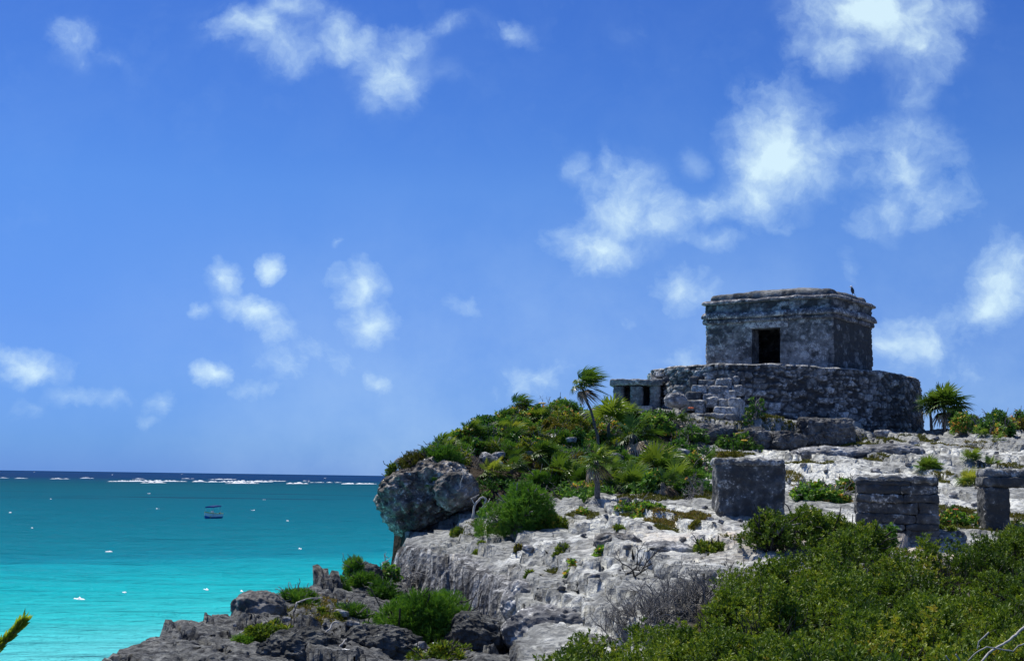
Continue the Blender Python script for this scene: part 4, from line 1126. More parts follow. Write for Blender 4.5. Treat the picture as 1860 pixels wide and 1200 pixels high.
def fan(mb, base, d, R_, rng, nseg=20, arc=2.35, tint=.5, droop=.25, wind=(0, 0, 0), pet=.5, width=.035):
    """one fan frond: stalk then radiating pleated segments"""
    d = unit(np.asarray(d, float)); upv = np.array([0, 0, 1.0])
    s = np.cross(d, upv); s = unit(s) if np.linalg.norm(s) > .05 else np.array([1., 0, 0])
    s = unit(s + rng.normal(size=3) * .25); nrm = unit(np.cross(s, d))
    wind = np.asarray(wind, float)
    hub = base + d * R_ * pet + wind * .25 * R_
    mid_ = (base + hub) / 2 + np.array([0, 0, .05 * R_])
    tube(mb, [base, mid_, hub], [.014, .011, .009], 3, tint + .1, False)
    A = np.linspace(-arc, arc, nseg) + rng.normal(0, .03, nseg); V = []; Q = []
    for k, a in enumerate(A):
        L = R_ * (.62 + .38 * math.cos(a * .55)) * rng.uniform(.85, 1.08)
        dd = math.cos(a) * d + math.sin(a) * s + nrm * (.22 * math.cos(a * 1.0) * 0 + .15)
        dd = unit(dd); sd = unit(np.cross(dd, nrm)); w_ = width * L
        rows_ = []
        for f, wf in ((0.03, .35), (.45, 1.0), (.78, .62), (1.0, .03)):
            p = hub + dd * L * f + wind * (f ** 2) * L * .8 - upv * droop * L * f ** 2.2
            rows_ += [p - sd * w_ * wf, p + sd * w_ * wf + nrm * w_ * wf * .5]
        b = len(V); V += rows_
        for j in range(3): Q.append((b + 2 * j, b + 2 * j + 1, b + 2 * j + 3, b + 2 * j + 2))
    mb.add(np.array(V), np.array(Q), None, np.clip(tint + rng.normal(0, .05), 0, 1))


def palm(u, v, trunk_px, crown_px, label, lean=(0, 0), nf=16, wind=(0, 0, 0), up_=.35, seed=0, name='fan_palm', group=None, d=None, dead=4, tint=.5, rad=.055, low=-.5, cat='palm', nseg=20, z=None):
    rng = np.random.RandomState(seed + int(u * 3 + v))
    b = hit(u, v) if d is None else np.append(at(u, v, d)[:2], gz(*at(u, v, d)[:2]))
    if z: b = at(u, v, d)
    m = b[1] / F_PX; h = trunk_px * m; Rf = crown_px * m
    root = empty(name, b - np.array([0, 0, .08])); tag(root, label, cat, group)
    top_ = np.array([lean[0] * m, lean[1] * m, h])
    if h > .12:
        tb = MB(); tt = np.linspace(0, 1, 9)[:, None]
        P = top_ * tt + np.array([-lean[0] * m * .6, 0, 0]) * (tt * (1 - tt)) * 1.3; P += rng.normal(size=P.shape) * .008
        tube(tb, P, np.linspace(rad * 1.25, rad * .85, 9) * (1 + .06 * np.array([1, -1] * 5)[:9]), 8); tb.build('trunk', M_BARK, root)
    mb = MB()
    for k in range(nf):
        f = (k + .5) / nf; el = math.asin(np.clip(1 - (1 - low) * f, -1, 1)) if nf > 1 else 1
        a = k * 2.39996 + rng.uniform(-.3, .3)
        dd = np.array([math.cos(a) * math.cos(el), math.sin(a) * math.cos(el), math.sin(el) + up_ * .3]) + np.asarray(wind) * .35
        fan(mb, top_ + rng.normal(size=3) * .02, dd, Rf * rng.uniform(.52, .62), rng, nseg, 2.2, np.clip(tint + (.5 - f) * .35 + rng.normal(0, .1), 0, 1), .18 + .3 * f, wind, .62, .045)
    mb.build('crown', M_PALM, root, False)
    if dead:
        mb = MB()
        for k in range(dead):
            a = rng.uniform(0, 6.28)
            dd = np.array([math.cos(a) * .6, math.sin(a) * .6, -.75]) + np.asarray(wind) * .3
            fan(mb, top_ - np.array([0, 0, .03]), dd, Rf * rng.uniform(.45, .6), rng, 12, 1.5, rng.uniform(.1, .9), .5, wind, .5, .05)
        mb.build('dead_fronds', M_DEADFROND, root, False)
    return root


WIND = (.55, -.05, -.05)
palm(1088, 820, 124, 46, 'tall leaning fan palm swept by the wind against the sky', (-35, 0), 19, (.75, -.1, .0), seed=1, dead=7, tint=.36, rad=.038)
palm(1716, 788, 52, 58, 'bushy fan palm with full round crown right of the round platform', (0, 0), 26, (.12, 0, 0), seed=2, dead=3, tint=.33, rad=.07, low=-.35)
palm(1692, 782, 46, 40, 'smaller fan palm half behind the fuller palm beside the round platform', (-3, 0), 16, (.0, 0, 0), seed=3, dead=2, tint=.30, rad=.055, low=-.3)
palm(1086, 908, 74, 46, 'short fan palm with a dead skirt in front of the leaning palm', (-5, 0), 16, (.35, 0, 0), seed=4, dead=9, tint=.5, rad=.06)
palm(1104, 815, 51, 72, 'bright young fan palm just right of the leaning trunk', (2, 0), 11, (.1, 0, 0), seed=5, dead=3, tint=.72, up_=1.0, low=.1)
palm(1140, 835, 49, 59, 'dark fan palm below the small shrine with a leaning stump', (12, 0), 10, (.3, 0, 0), seed=6, dead=5, tint=.3, rad=.09)
palm(1190, 868, 12, 80, 'bright upright fan palm left of the orange flowers', (0, 0), 14, (.15, 0, 0), seed=7, dead=7, tint=.62, up_=1.2, low=.0)
palm(1225, 880, 9, 65, 'fan palm with pale drooping fronds at the edge of the bare rock', (0, 0), 12, (.3, 0, 0), seed=8, dead=8, tint=.55)
palm(1150, 895, 12, 65, 'low dark fan palm in the middle of the lower thicket', (0, 0), 12, (.3, 0, 0), seed=9, dead=8, tint=.38)
palm(1010, 880, 21, 65, 'fan palm with spiky dark fronds at the left of the lower thicket', (0, 0), 13, (.35, 0, 0), seed=10, dead=6, tint=.4)
palm(1045, 895, 19, 59, 'dark windblown fan palm left of the short skirted palm', (0, 0), 13, (.4, 0, 0), seed=11, dead=8, tint=.36)
palm(1685, 855, 4, 40, 'low round fan palm alone on the bare slope above the layered altar', (0, 0), 22, (.05, 0, 0), seed=12, dead=3, tint=.55, low=.05, cat='palm')
palm(1762, 882, 6, 46, 'low bright fan palm with a dead skirt left of the opening altar', (0, 0), 13, (.1, 0, 0), seed=13, dead=6, tint=.78, up_=.9, low=.05)
palm(1765, 842, 2, 34, 'low yellowish fan palm higher up behind the bright fan palm', (0, 0), 12, (.1, 0, 0), seed=14, dead=2, tint=.7, low=.1)
palm(1800, 842, 2, 28, 'small olive fan palm to the right of the yellowish one', (0, 0), 9, (.1, 0, 0), seed=15, dead=3, tint=.6, low=.1)
palm(938, 752, 22, 37, 'dark wind bent fan palm on the crest of the headland', (0, 0), 14, (.6, 0, -.05), seed=16, dead=6, tint=.22, rad=.06)
palm(975, 770, 16, 33, 'yellow green fan palm just below the crest', (0, 0), 10, (.5, 0, 0), seed=17, dead=4, tint=.6)
palm(935, 800, 13, 39, 'bright fan palm in the middle of the headland thicket', (0, 0), 11, (.4, 0, 0), seed=18, dead=7, tint=.7)
palm(890, 880, 23, 44, 'yellowish fan palm between the boulder and the feathery bush', (0, 0), 11, (.4, 0, 0), seed=19, dead=7, tint=.78)
palm(850, 810, 25, 37, 'dark fan palm with yellow heart on the seaward slope', (0, 0), 12, (.5, 0, 0), seed=20, dead=8, tint=.35)
palm(800, 815, 11, 37, 'dark green fan palm above the big boulder', (0, 0), 12, (.5, 0, 0), seed=21, dead=5, tint=.42)
palm(775, 826, 9, 33, 'brownish dry fan palm on the left rim of the headland', (0, 0), 9, (.5, 0, 0), seed=22, dead=9, tint=.18)
palm(785, 878, 6, 26, 'little fan palm growing on the face of the big boulder', (0, 0), 9, (.2, 0, 0), seed=23, dead=3, tint=.5, d=35.3, z=True)
palm(930, 865, 19, 37, 'spiky fan palm above the feathery bush', (0, 0), 12, (.4, 0, 0), seed=24, dead=8, tint=.4)
palm(980, 850, 26, 46, 'fan palm with mixed green and dry fronds under the white rock', (0, 0), 11, (.4, 0, 0), seed=25, dead=8, tint=.45)
palm(1100, 880, 16, 59, 'fan palm with pale dry fronds right of the short skirted palm', (0, 0), 11, (.3, 0, 0), seed=26, dead=9, tint=.45)
palm(890, 800, 14, 33, 'small spiky fan palm on the upper left slope', (0, 0), 10, (.5, 0, 0), seed=27, dead=6, tint=.3)
palm(1812, 800, 4, 20, 'tiny fan palm in front of the hedge at the right', (0, 0), 8, (.1, 0, 0), seed=28, dead=2, tint=.6)
palm(1782, 794, 6, 22, 'tiny yellow green fan palm right of the full palm', (0, 0), 8, (.1, 0, 0), seed=29, dead=2, tint=.65)

# bare grey shrubs
def bare(u, v, wpx, hpx, label, mat, seed, n=14, depth=3, r=.012, name='bare_shrub', cat='shrub', group=None, d=None):
    rng = np.random.RandomState(seed); b = hit(u, v) if d is None else np.append(at(u, v, d)[:2], gz(*at(u, v, d)[:2])); m = b[1] / F_PX
    mb = MB()
    for k in range(n):
        x = rng.uniform(-.4, .4) * wpx * m; y = rng.uniform(-.3, .3) * wpx * m
        dd = np.array([rng.normal() * .7, rng.normal() * .7, rng.uniform(.4, 1.0)])
        zg = gz(b[0] + x, b[1] + y) - b[2]
        twig_tree(mb, np.array([x, y, zg - .03]), dd, hpx * m * rng.uniform(.4, .6), r, depth, rng, .75)
    o = mb.build(name, mat); o.location = tuple(b)
    return tag(o, label, cat, group)


# named bushes
shrub(775, 1160, 165, 115, M_FEATHER, 'large feathery green bush below the cliff face', 'feather', seed=1, tint=.45, lumps=14)
shrub(940, 960, 140, 105, M_FEATHER, 'large feathery bush in front of the thicket beside the pale boulder', 'feather', seed=2, tint=.48, lumps=12)
shrub(985, 960, 90, 45, M_SHRUB, 'low yellow green bush at the top of the bare rock slope', 'cedar', seed=3, tint=.6)
shrub(925, 965, 110, 35, M_SHRUB, 'low spreading green bush on the rim of the bare rock', 'cedar', seed=4, tint=.55)
shrub(645, 1040, 60, 32, M_FEATHER, 'bright green bush on the skyline of the lower ledge', 'feather', seed=5, tint=.6)
shrub(700, 1060, 56, 50, M_GREEN, 'green bush against the dark end of the cliff', 'broad', seed=6, tint=.5)
shrub(660, 1062, 60, 34, M_FEATHER, 'soft green bush in the middle of the far lower ledge', 'feather', seed=7, tint=.45)
shrub(700, 1085, 62, 34, M_FEATHER, 'bluish green bush at the foot of the dark cliff end', 'feather', seed=8, tint=.15)
shrub(550, 1095, 90, 28, M_FEATHER, 'low green bush on the seaward edge of the ledge', 'feather', seed=9, tint=.5)
shrub(655, 1125, 110, 26, M_FEATHER, 'low green mat bush behind the dark jagged boulder', 'feather', seed=10, tint=.45)
shrub(490, 1170, 100, 48, M_SHRUB, 'yellow green bush between dark rocks at the bottom left', 'cedar', seed=11, tint=.62)
shrub(790, 1200, 110, 40, M_SHRUB, 'yellow green bush at the bottom edge below the dark boulder', 'cedar', seed=12, tint=.6)
shrub(830, 975, 40, 22, M_SHRUB, 'little green tuft on the rock under the big boulder', 'cedar', seed=13, tint=.5)
shrub(800, 840, 80, 40, M_FEATHER, 'dark green bush on top of the big boulder', 'feather', seed=14, tint=.35, d=36.4, z=True)
shrub(705, 880, 40, 62, M_SHRUB, 'green bush clinging to the seaward side of the big boulder', 'cedar', seed=15, tint=.5, d=36.5, z=True)
shrub(755, 850, 70, 40, M_OLIVE, 'dry brownish bush crowning the big boulder', 'feather', seed=16, tint=.15, d=36.4, z=True)
shrub(1490, 905, 120, 40, M_GREEN, 'bright green leafy bush between the two solid altars', 'broad', seed=17, tint=.65, dens=1.2)
shrub(1545, 893, 55, 34, M_GREEN, 'small leafy bush left of the layered altar', 'broad', seed=18, tint=.6)
shrub(1735, 955, 70, 36, M_GREEN, 'leafy plant with orange flowers beside the layered altar', 'broad', seed=19, tint=.5, dens=.8)
shrub(1250, 860, 70, 45, M_GREEN, 'bright leafy bush with an orange flower left of the square altar', 'broad', seed=20, tint=.68)
shrub(1200, 790, 90, 60, M_GREEN, 'leafy green bush below the small shrine', 'broad', seed=21, tint=.55, dens=.8)
shrub(1260, 800, 80, 40, M_GREEN, 'thin twiggy bush on the rocks under the stair', 'broad', seed=22, tint=.35, dens=.4)
shrub(1340, 815, 90, 38, M_GREEN, 'bush with yellow flowers at the foot of the rock ledge', 'broad', seed=23, tint=.4, dens=.5)
shrub(1310, 832, 120, 20, M_OLIVE, 'low olive cushion of growth behind the square altar', 'cedar', seed=24, tint=.5, dens=1.5, lumps=10)
shrub(1400, 1000, 140, 92, M_SHRUB, 'thin greyish bush in front of the square altar', 'cedar', seed=25, tint=.4, dens=.55)
shrub(1490, 1000, 150, 98, M_SHRUB, 'green bush between the square altar and the layered altar', 'cedar', seed=26, tint=.5, dens=.8)
shrub(1575, 1010, 130, 88, M_SHRUB, 'green bush standing before the layered altar', 'cedar', seed=27, tint=.55, dens=.8)
shrub(1612, 1000, 44, 70, M_GREEN, 'round leaved sea grape sprig in front of the layered altar', 'broad', seed=28, tint=.45, dens=.9)
shrub(1285, 1010, 60, 40, M_SHRUB, 'small pale green bush on the sandy rock below the square altar', 'cedar', seed=29, tint=.6, dens=.7)
shrub(1840, 990, 80, 40, M_SHRUB, 'green bush below the opening altar at the right edge', 'cedar', seed=30, tint=.5)
shrub(1370, 770, 40, 70, M_GREEN, 'weedy growth in the shaded corner right of the stair', 'broad', seed=31, tint=.35, dens=.6)
shrub(1020, 1000, 30, 14, M_SHRUB, 'small green tuft in the middle of the bare rock slope', 'cedar', seed=32, tint=.6)
shrub(937, 1008, 22, 20, M_OLIVE, 'olive tuft in the crack of the bare rock', 'cedar', seed=33, tint=.4)
shrub(1040, 1030, 26, 18, M_GREEN, 'bright green tuft in a hollow of the rock', 'broad', seed=34, tint=.75)
shrub(1170, 940, 60, 18, M_GREEN, 'bright green patch of leaves on the rock left of the square altar', 'broad', seed=35, tint=.75)
shrub(1140, 922, 60, 16, M_GREEN, 'low bright green leaves beside the small angular stone', 'broad', seed=36, tint=.7)

# thicket on the headland: many alike shrubs
zones = [('on the seaward slope of the headland', 760, 880, 795, 850), ('on the crest of the headland', 880, 1050, 745, 800), ('between the crest and the white rocks', 880, 1060, 800, 850),
         ('in the dark lower thicket', 990, 1280, 860, 905), ('below the small shrine', 1090, 1230, 765, 850)]
kinds = [('dark leafy shrub', M_GREEN, 'broad', .28), ('bright leafy shrub', M_GREEN, 'broad', .82), ('olive shrub', M_OLIVE, 'cedar', .5), ('soft green shrub', M_FEATHER, 'feather', .6), ('yellow green shrub', M_SHRUB, 'cedar', .75), ('mid green leafy shrub', M_GREEN, 'broad', .5)]
rng = np.random.RandomState(77)
for zi, (zn, u0, u1, v0, v1) in enumerate(zones):
    for k in range((24, 30, 30, 30, 18)[zi]):
        kd = kinds[rng.randint(len(kinds))]; u = rng.uniform(u0, u1)
        v = rng.uniform(v0, v1)
        if zi == 0: v = np.interp(u, [760, 880], [835, 790]) + rng.uniform(0, 45)
        if zi == 1: v = np.interp(u, [880, 940, 1050], [785, 752, 758]) + rng.uniform(0, 40)
        shrub(u, v, rng.uniform(40, 74), rng.uniform(28, 48), kd[1], kd[0] + ' growing ' + zn, kd[2], seed=k + zi * 50, tint=kd[3], group='shrubs in the headland thicket', twigs=rng.rand() < .5, lumps=rng.randint(3, 6))

mbc = MB(); n = 11000
uu = rng.uniform(740, 1300, n); dd_ = rng.uniform(34.5, 52, n); P = []
for a_u, a_d in zip(uu, dd_):
    x = (a_u - 930) / F_PX * a_d
    if x < np.interp(a_d, CO_Y, CO_X) + .15 or (a_u > 1180 and a_d > 46) or (a_d < 36 and a_u < 900): continue
    P.append((x, a_d, gz(x, a_d) + rng.uniform(.0, .28)))
P = np.array(P); keep = fbm(P3(P[:, 0], P[:, 1], 0, .8, 19), 3) > .02; P = P[keep]; P[:, 2] -= .02
tnc = np.clip(.30 + .7 * fbm(P3(P[:, 0], P[:, 1], 0, .7, 52), 3) + rng.normal(0, .12, len(P)), 0, 1)
V, Q, tt = rosettes(P, np.tile([0, 0, 1.0], (len(P), 1)) + rng.normal(size=P.shape) * .5, 8, .13, .045, rng, (.4, 1.4), tint=tnc, bend=.2)
mbc.add(V, Q, None, tt)
o = mbc.build('undergrowth', M_GREEN, None, False); tag(o, 'low tangled green undergrowth covering the headland between the shrubs', 'undergrowth', None, 'stuff')
for zi, (zn, u0, u1, v0, v1) in enumerate(zones):
    for k in range((7, 4, 5, 12, 4)[zi]):
        u = rng.uniform(u0, u1); v = rng.uniform(v0, v1)
        if zi == 0: v = np.interp(u, [760, 880], [835, 790]) + rng.uniform(-2, 45)
        if zi == 1: v = np.interp(u, [880, 940, 1050], [782, 750, 756]) + rng.uniform(-4, 30)
        ty_ = rng.randint(3)
        palm(u, v, rng.uniform(6, 14) if zi < 2 else rng.uniform(10, 30), rng.uniform(24, 36) if zi < 2 else rng.uniform(32, 50), ('small dark fan palm ', 'small yellow green fan palm ', 'small half dry fan palm ')[ty_] + 'growing ' + zn, (rng.uniform(-6, 10), 0), (11, 10, 7)[ty_], (.45, 0, 0), seed=500 + k + zi * 40, group='small fan palms in the headland thicket',
             dead=(4, 4, 10)[ty_], tint=(.2, .6, .25)[ty_], up_=.6, low=-.2)
    for k in range((5, 7, 5, 5, 5)[zi]):
        u = rng.uniform(u0, u1); v = rng.uniform(v0, v1)
        if zi == 0: v = np.interp(u, [760, 880], [835, 790]) + rng.uniform(0, 45)
        if zi == 1: v = np.interp(u, [880, 940, 1050], [785, 752, 758]) + rng.uniform(0, 30)
        bare(u, v, rng.uniform(40, 70), rng.uniform(34, 52), 'bare grey scrub ' + zn, M_TWIG if rng.rand() < .7 else M_TWIGDARK, 700 + k + zi * 20, 8, 3, .014, group='bare scrub in the headland thicket')
for k, (u, v, wx_, hx_, mt, kd, tn, lab) in enumerate([(880, 968, 50, 16, M_SHRUB, 'cedar', .6, 'on the rim of the bare rock'), (1060, 935, 60, 14, M_GREEN, 'broad', .75, 'on the bare rock slope'), (1010, 945, 40, 16, M_SHRUB, 'cedar', .6, 'on the rim of the bare rock'), (1200, 925, 50, 14, M_GREEN, 'broad', .7, 'on the bare rock slope'), (1120, 960, 30, 12, M_SHRUB, 'cedar', .6, 'on the bare rock slope'),
                                  (1255, 960, 36, 12, M_OLIVE, 'cedar', .5, 'on the bare rock slope'), (870, 1000, 26, 12, M_SHRUB, 'cedar', .55, 'on the rim of the bare rock'), (1090, 1010, 24, 12, M_GREEN, 'broad', .7, 'on the bare rock slope'), (960, 1060, 22, 12, M_SHRUB, 'cedar', .5, 'on the bare rock slope'), (1460, 892, 60, 18, M_GREEN, 'broad', .7, 'between the altars'),
                                  (1720, 960, 50, 14, M_SHRUB, 'cedar', .6, 'between the altars'), (1775, 945, 40, 16, M_SHRUB, 'cedar', .6, 'between the altars'), (570, 1098, 70, 18, M_FEATHER, 'feather', .6, 'on the lower ledge'), (600, 1118, 60, 16, M_SHRUB, 'cedar', .6, 'on the lower ledge'), (450, 1165, 60, 20, M_FEATHER, 'feather', .6, 'on the lower ledge'),
                                  (680, 1140, 70, 22, M_FEATHER, 'feather', .5, 'on the lower ledge'), (620, 1065, 50, 18, M_FEATHER, 'feather', .55, 'on the lower ledge'), (690, 1160, 50, 18, M_SHRUB, 'cedar', .6, 'on the lower ledge'), (500, 1130, 40, 14, M_SHRUB, 'cedar', .6, 'on the lower ledge'), (840, 1180, 60, 24, M_SHRUB, 'cedar', .65, 'on the lower ledge')]):
    shrub(u, v, wx_, hx_, mt, 'small low green tuft ' + lab, kd, seed=900 + k, tint=tn, group='small tufts in the rock hollows', twigs=False, lumps=4, dens=1.3)
for k, (u, v, sz) in enumerate([(905, 845, .3), (960, 835, .22), (1005, 800, .25), (1035, 815, .3), (870, 815, .2), (930, 780, .2), (1120, 845, .3), (1080, 760, .3), (1040, 770, .25), (1160, 800, .3), (1190, 830, .25), (980, 760, .2), (835, 840, .25), (1240, 835, .3), (1120, 800, .22)]):
    h = hit(u, v); o = proto[k % 3].copy(); COL.objects.link(o); o.location = (h[0], h[1] - .25, h[2] + sz * .75); o.scale = (sz * 5, sz * 5, sz * 5); o.rotation_euler = (0, rng.uniform(-.4, .4), rng.uniform(0, 6))
    tag(o, 'white rock showing between the plants of the headland thicket', 'rock', 'white rocks in the headland thicket'); o.name = 'white_rock'
# hedge of sea grape at the right behind the palms
for k in range(16):
    u = 1735 + k * 9.5 + rng.uniform(-6, 6); v = 800 + (k % 3) * 4 + rng.uniform(-8, 4)
    kd = kinds[(0, 1, 5, 5, 2)[k % 5]]
    shrub(u, v, rng.uniform(44, 66), rng.uniform(40, 62), kd[1], kd[0] + ' in the hedge at the right skyline', kd[2], seed=300 + k, tint=kd[3], group='hedge shrubs on the right skyline', d=57 + rng.uniform(-2, 4), lumps=4)

bare(1165, 1125, 115, 90, 'bare grey twiggy shrub between the pale rock and the green bushes', M_TWIG, 1, 40, 3)
bare(1235, 1110, 120, 95, 'dead grey thicket of twigs behind the front bushes', M_TWIG, 2, 40, 3)
bare(1150, 1050, 50, 90, 'dark leafless stem standing on the edge of the pale rock', M_TWIGDARK, 3, 3, 2, .018)
bare(1310, 1080, 90, 75, 'dark bare branches among the front green bushes', M_TWIGDARK, 4, 12, 3)
bare(1520, 1000, 90, 70, 'grey bare twigs in front of the altars', M_TWIG, 5, 12, 3)
bare(1590, 1015, 90, 40, 'crooked dark stems under the bush at the layered altar', M_TWIGDARK, 6, 9, 2, .02)
bare(735, 1085, 44, 62, 'tangle of pale roots hanging on the dark cliff end', M_DRIFT, 7, 10, 3, .016, d=31.2)
bare(950, 790, 60, 45, 'grey dead twigs on the headland crest', M_TWIG, 8, 8, 3, .014)
bare(1060, 790, 70, 42, 'grey dead scrub left of the leaning palm', M_TWIG, 9, 12, 3, .014)
bare(1030, 850, 60, 40, 'grey dead scrub under the white rocks', M_TWIG, 10, 10, 3, .014)
bare(1250, 790, 90, 40, 'thin bare scrub on the rocks beneath the stair', M_TWIGDARK, 11, 14, 3, .012)
bare(880, 850, 60, 40, 'bare grey scrub above the pale pointed boulder', M_TWIG, 12, 10, 3, .014)
bare(1830, 790, 70, 60, 'bare twigs rising above the right hedge', M_TWIG, 13, 12, 3, .014, d=59)
bare(1690, 935, 60, 30, 'thin dark weeds on the rock right of the layered altar', M_TWIGDARK, 14, 9, 1, .008)
bare(1540, 880, 30, 40, 'little dark dead weed behind the layered altar', M_TWIGDARK, 15, 5, 2, .01)
bare(710, 1035, 24, 40, 'bleached dead stub on the rim under the overhang', M_DRIFT, 16, 3, 2, .02, d=31.4)


def drift(path, r0, r1, label, mat, seed, name='dead_branch', forks=()):
    """branch through (u, v, distance) points"""
    rng = np.random.RandomState(seed); P = np.array([at(*q_) for q_ in path]); c = P[0].copy(); mb = MB()
    t0 = np.linspace(0, 1, len(P)); tt = np.linspace(0, 1, 4 * len(P))
    X = np.stack([np.interp(tt, t0, P[:, k]) for k in range(3)], -1)
    for _ in range(2): X[1:-1] = .5 * X[1:-1] + .25 * X[2:] + .25 * X[:-2]
    X += rng.normal(size=X.shape) * r0 * .25
    tube(mb, X - c, np.linspace(r0, r1, len(X)), 7)
    for f in forks:
        Pf = np.array([at(*q_) for q_ in f]); tf = np.linspace(0, 1, 3 * len(Pf)); t1 = np.linspace(0, 1, len(Pf))
        Xf = np.stack([np.interp(tf, t1, Pf[:, k]) for k in range(3)], -1) + rng.normal(size=(len(tf), 3)) * r0 * .12
        tube(mb, Xf - c, np.linspace(r0 * .55, r1 * .6, len(Xf)), 5)
    o = mb.build(name, mat); o.location = tuple(c)
    return tag(o, label, 'branch')


drift([(1770, 1215, 11.0), (1800, 1180, 11.2), (1830, 1165, 11.4), (1850, 1148, 11.6), (1875, 1125, 11.8)], .008, .011, 'thick bleached dead branch slanting over the bushes in the bottom right corner', M_DRIFT, 1,
      forks=[[(1758, 1200, 11.0), (1772, 1185, 11.0), (1792, 1174, 11.0), (1815, 1178, 11.1), (1840, 1182, 11.2)], [(1775, 1178, 11), (1778, 1165, 11), (1796, 1147, 11)], [(1745, 1200, 10.9), (1736, 1187, 10.9)], [(1725, 1200, 10.9), (1718, 1190, 10.9)], [(1840, 1182, 11.2), (1850, 1172, 11.2), (1870, 1165, 11.3)]])
drift([(575, 1200, 18.5), (590, 1188, 18.6), (615, 1175, 18.7), (630, 1160, 18.9)], .02, .008, 'pale dead branch lying on the dark ledge beside the white scrap', M_DRIFT, 2, forks=[[(578, 1198, 18.5), (552, 1172, 18.8), (540, 1162, 18.9)]])
drift([(592, 1166, 20.0), (584, 1162, 20.0), (587, 1150, 20.2), (600, 1142, 20.3), (606, 1127, 20.4), (615, 1131, 20.4)], .016, .01, 'crooked white stick standing on the dark ledge', M_DRIFT, 3)
drift([(536, 1180, 21), (532, 1140, 21.2), (534, 1115, 21.4), (536, 1096, 21.5)], .02, .008, 'dark forked dead stem on the lower ledge', M_TWIGDARK, 4, forks=[[(560, 1195, 20.8), (550, 1170, 21), (546, 1140, 21.2), (548, 1120, 21.3)]])
drift([(534, 1112, 21.6), (538, 1094, 21.7), (560, 1086, 22), (585, 1085, 22.3)], .017, .007, 'thin arching white branch above the forked stem', M_DRIFT, 5)
drift([(858, 945, 34.0), (862, 915, 34.1), (875, 902, 34.2), (885, 905, 34.2), (874, 925, 34.1), (866, 942, 34)], .03, .015, 'looped bleached root beside the pale pointed boulder', M_DRIFT, 6, forks=[[(862, 915, 34.1), (856, 905, 34.1), (870, 898, 34.3)], [(866, 930, 34.1), (884, 918, 34), (890, 905, 34.1)]])
drift([(1410, 968, 24.2), (1420, 958, 24.3), (1440, 952, 24.5), (1465, 955, 24.8)], .035, .025, 'short grey log lying among the bushes before the altars', M_TWIG, 7)
drift([(1772, 885, 34), (1780, 889, 33.8), (1790, 880, 33.8)], .03, .02, 'curled dark dead frond stalk under the bright palm', M_BARK, 8)
drift([(838, 895, 34.6), (836, 878, 34.6), (842, 862, 34.7), (840, 853, 34.8)], .014, .008, 'thin pale root climbing the pointed boulder', M_DRIFT, 9)

# flowers
def flower(u, v, d, mat, label, r=.07, group=None):
    p0_ = at(u, v, d); rng = np.random.RandomState(int(u)); mb = MB()
    D, Q = sph_grid(6, 8)
    for k in range(6):
        a = k * 1.05; c = np.array([math.cos(a), math.sin(a), .2]) * r * .6
        mb.add(D * np.array([r * .5, r * .5, r * .22]) + c, Q)
    g = gz(p0_[0], p0_[1]); o = mb.build('flower', mat); o.location = tuple(p0_)
    root = tag(o, label, 'flower', group)
    sb = MB(); tube(sb, wiggle((0, 0, 0), (.03, .02, min(-.05, g - p0_[2])), 5, .01, rng), .006, 4); st = sb.build('stem', M_TWIGDARK, root)
    return root


flower(1255, 741, 54.2, M_ORANGE, 'orange flower at the foot of the temple stair', .11)
flower(1352, 800, 49, M_YELLOWP, 'yellow orange flower at the foot of the rock ledge', .11)
flower(1340, 788, 49.6, M_YELLOWP, 'yellow flower just above another at the rock ledge', .09)
flower(1234, 855, 40.5, M_ORANGE, 'orange flower in the leafy bush left of the square altar', .08)
flower(1736, 925, 28.9, M_ORANGE, 'bright orange flower highest in the plant beside the layered altar', .055)
flower(1724, 946, 28.5, M_ORANGE, 'orange flower low in the plant beside the layered altar', .05)
flower(985, 733, 48, M_YELLOWP, 'dull orange bloom on the crest of the headland', .12)

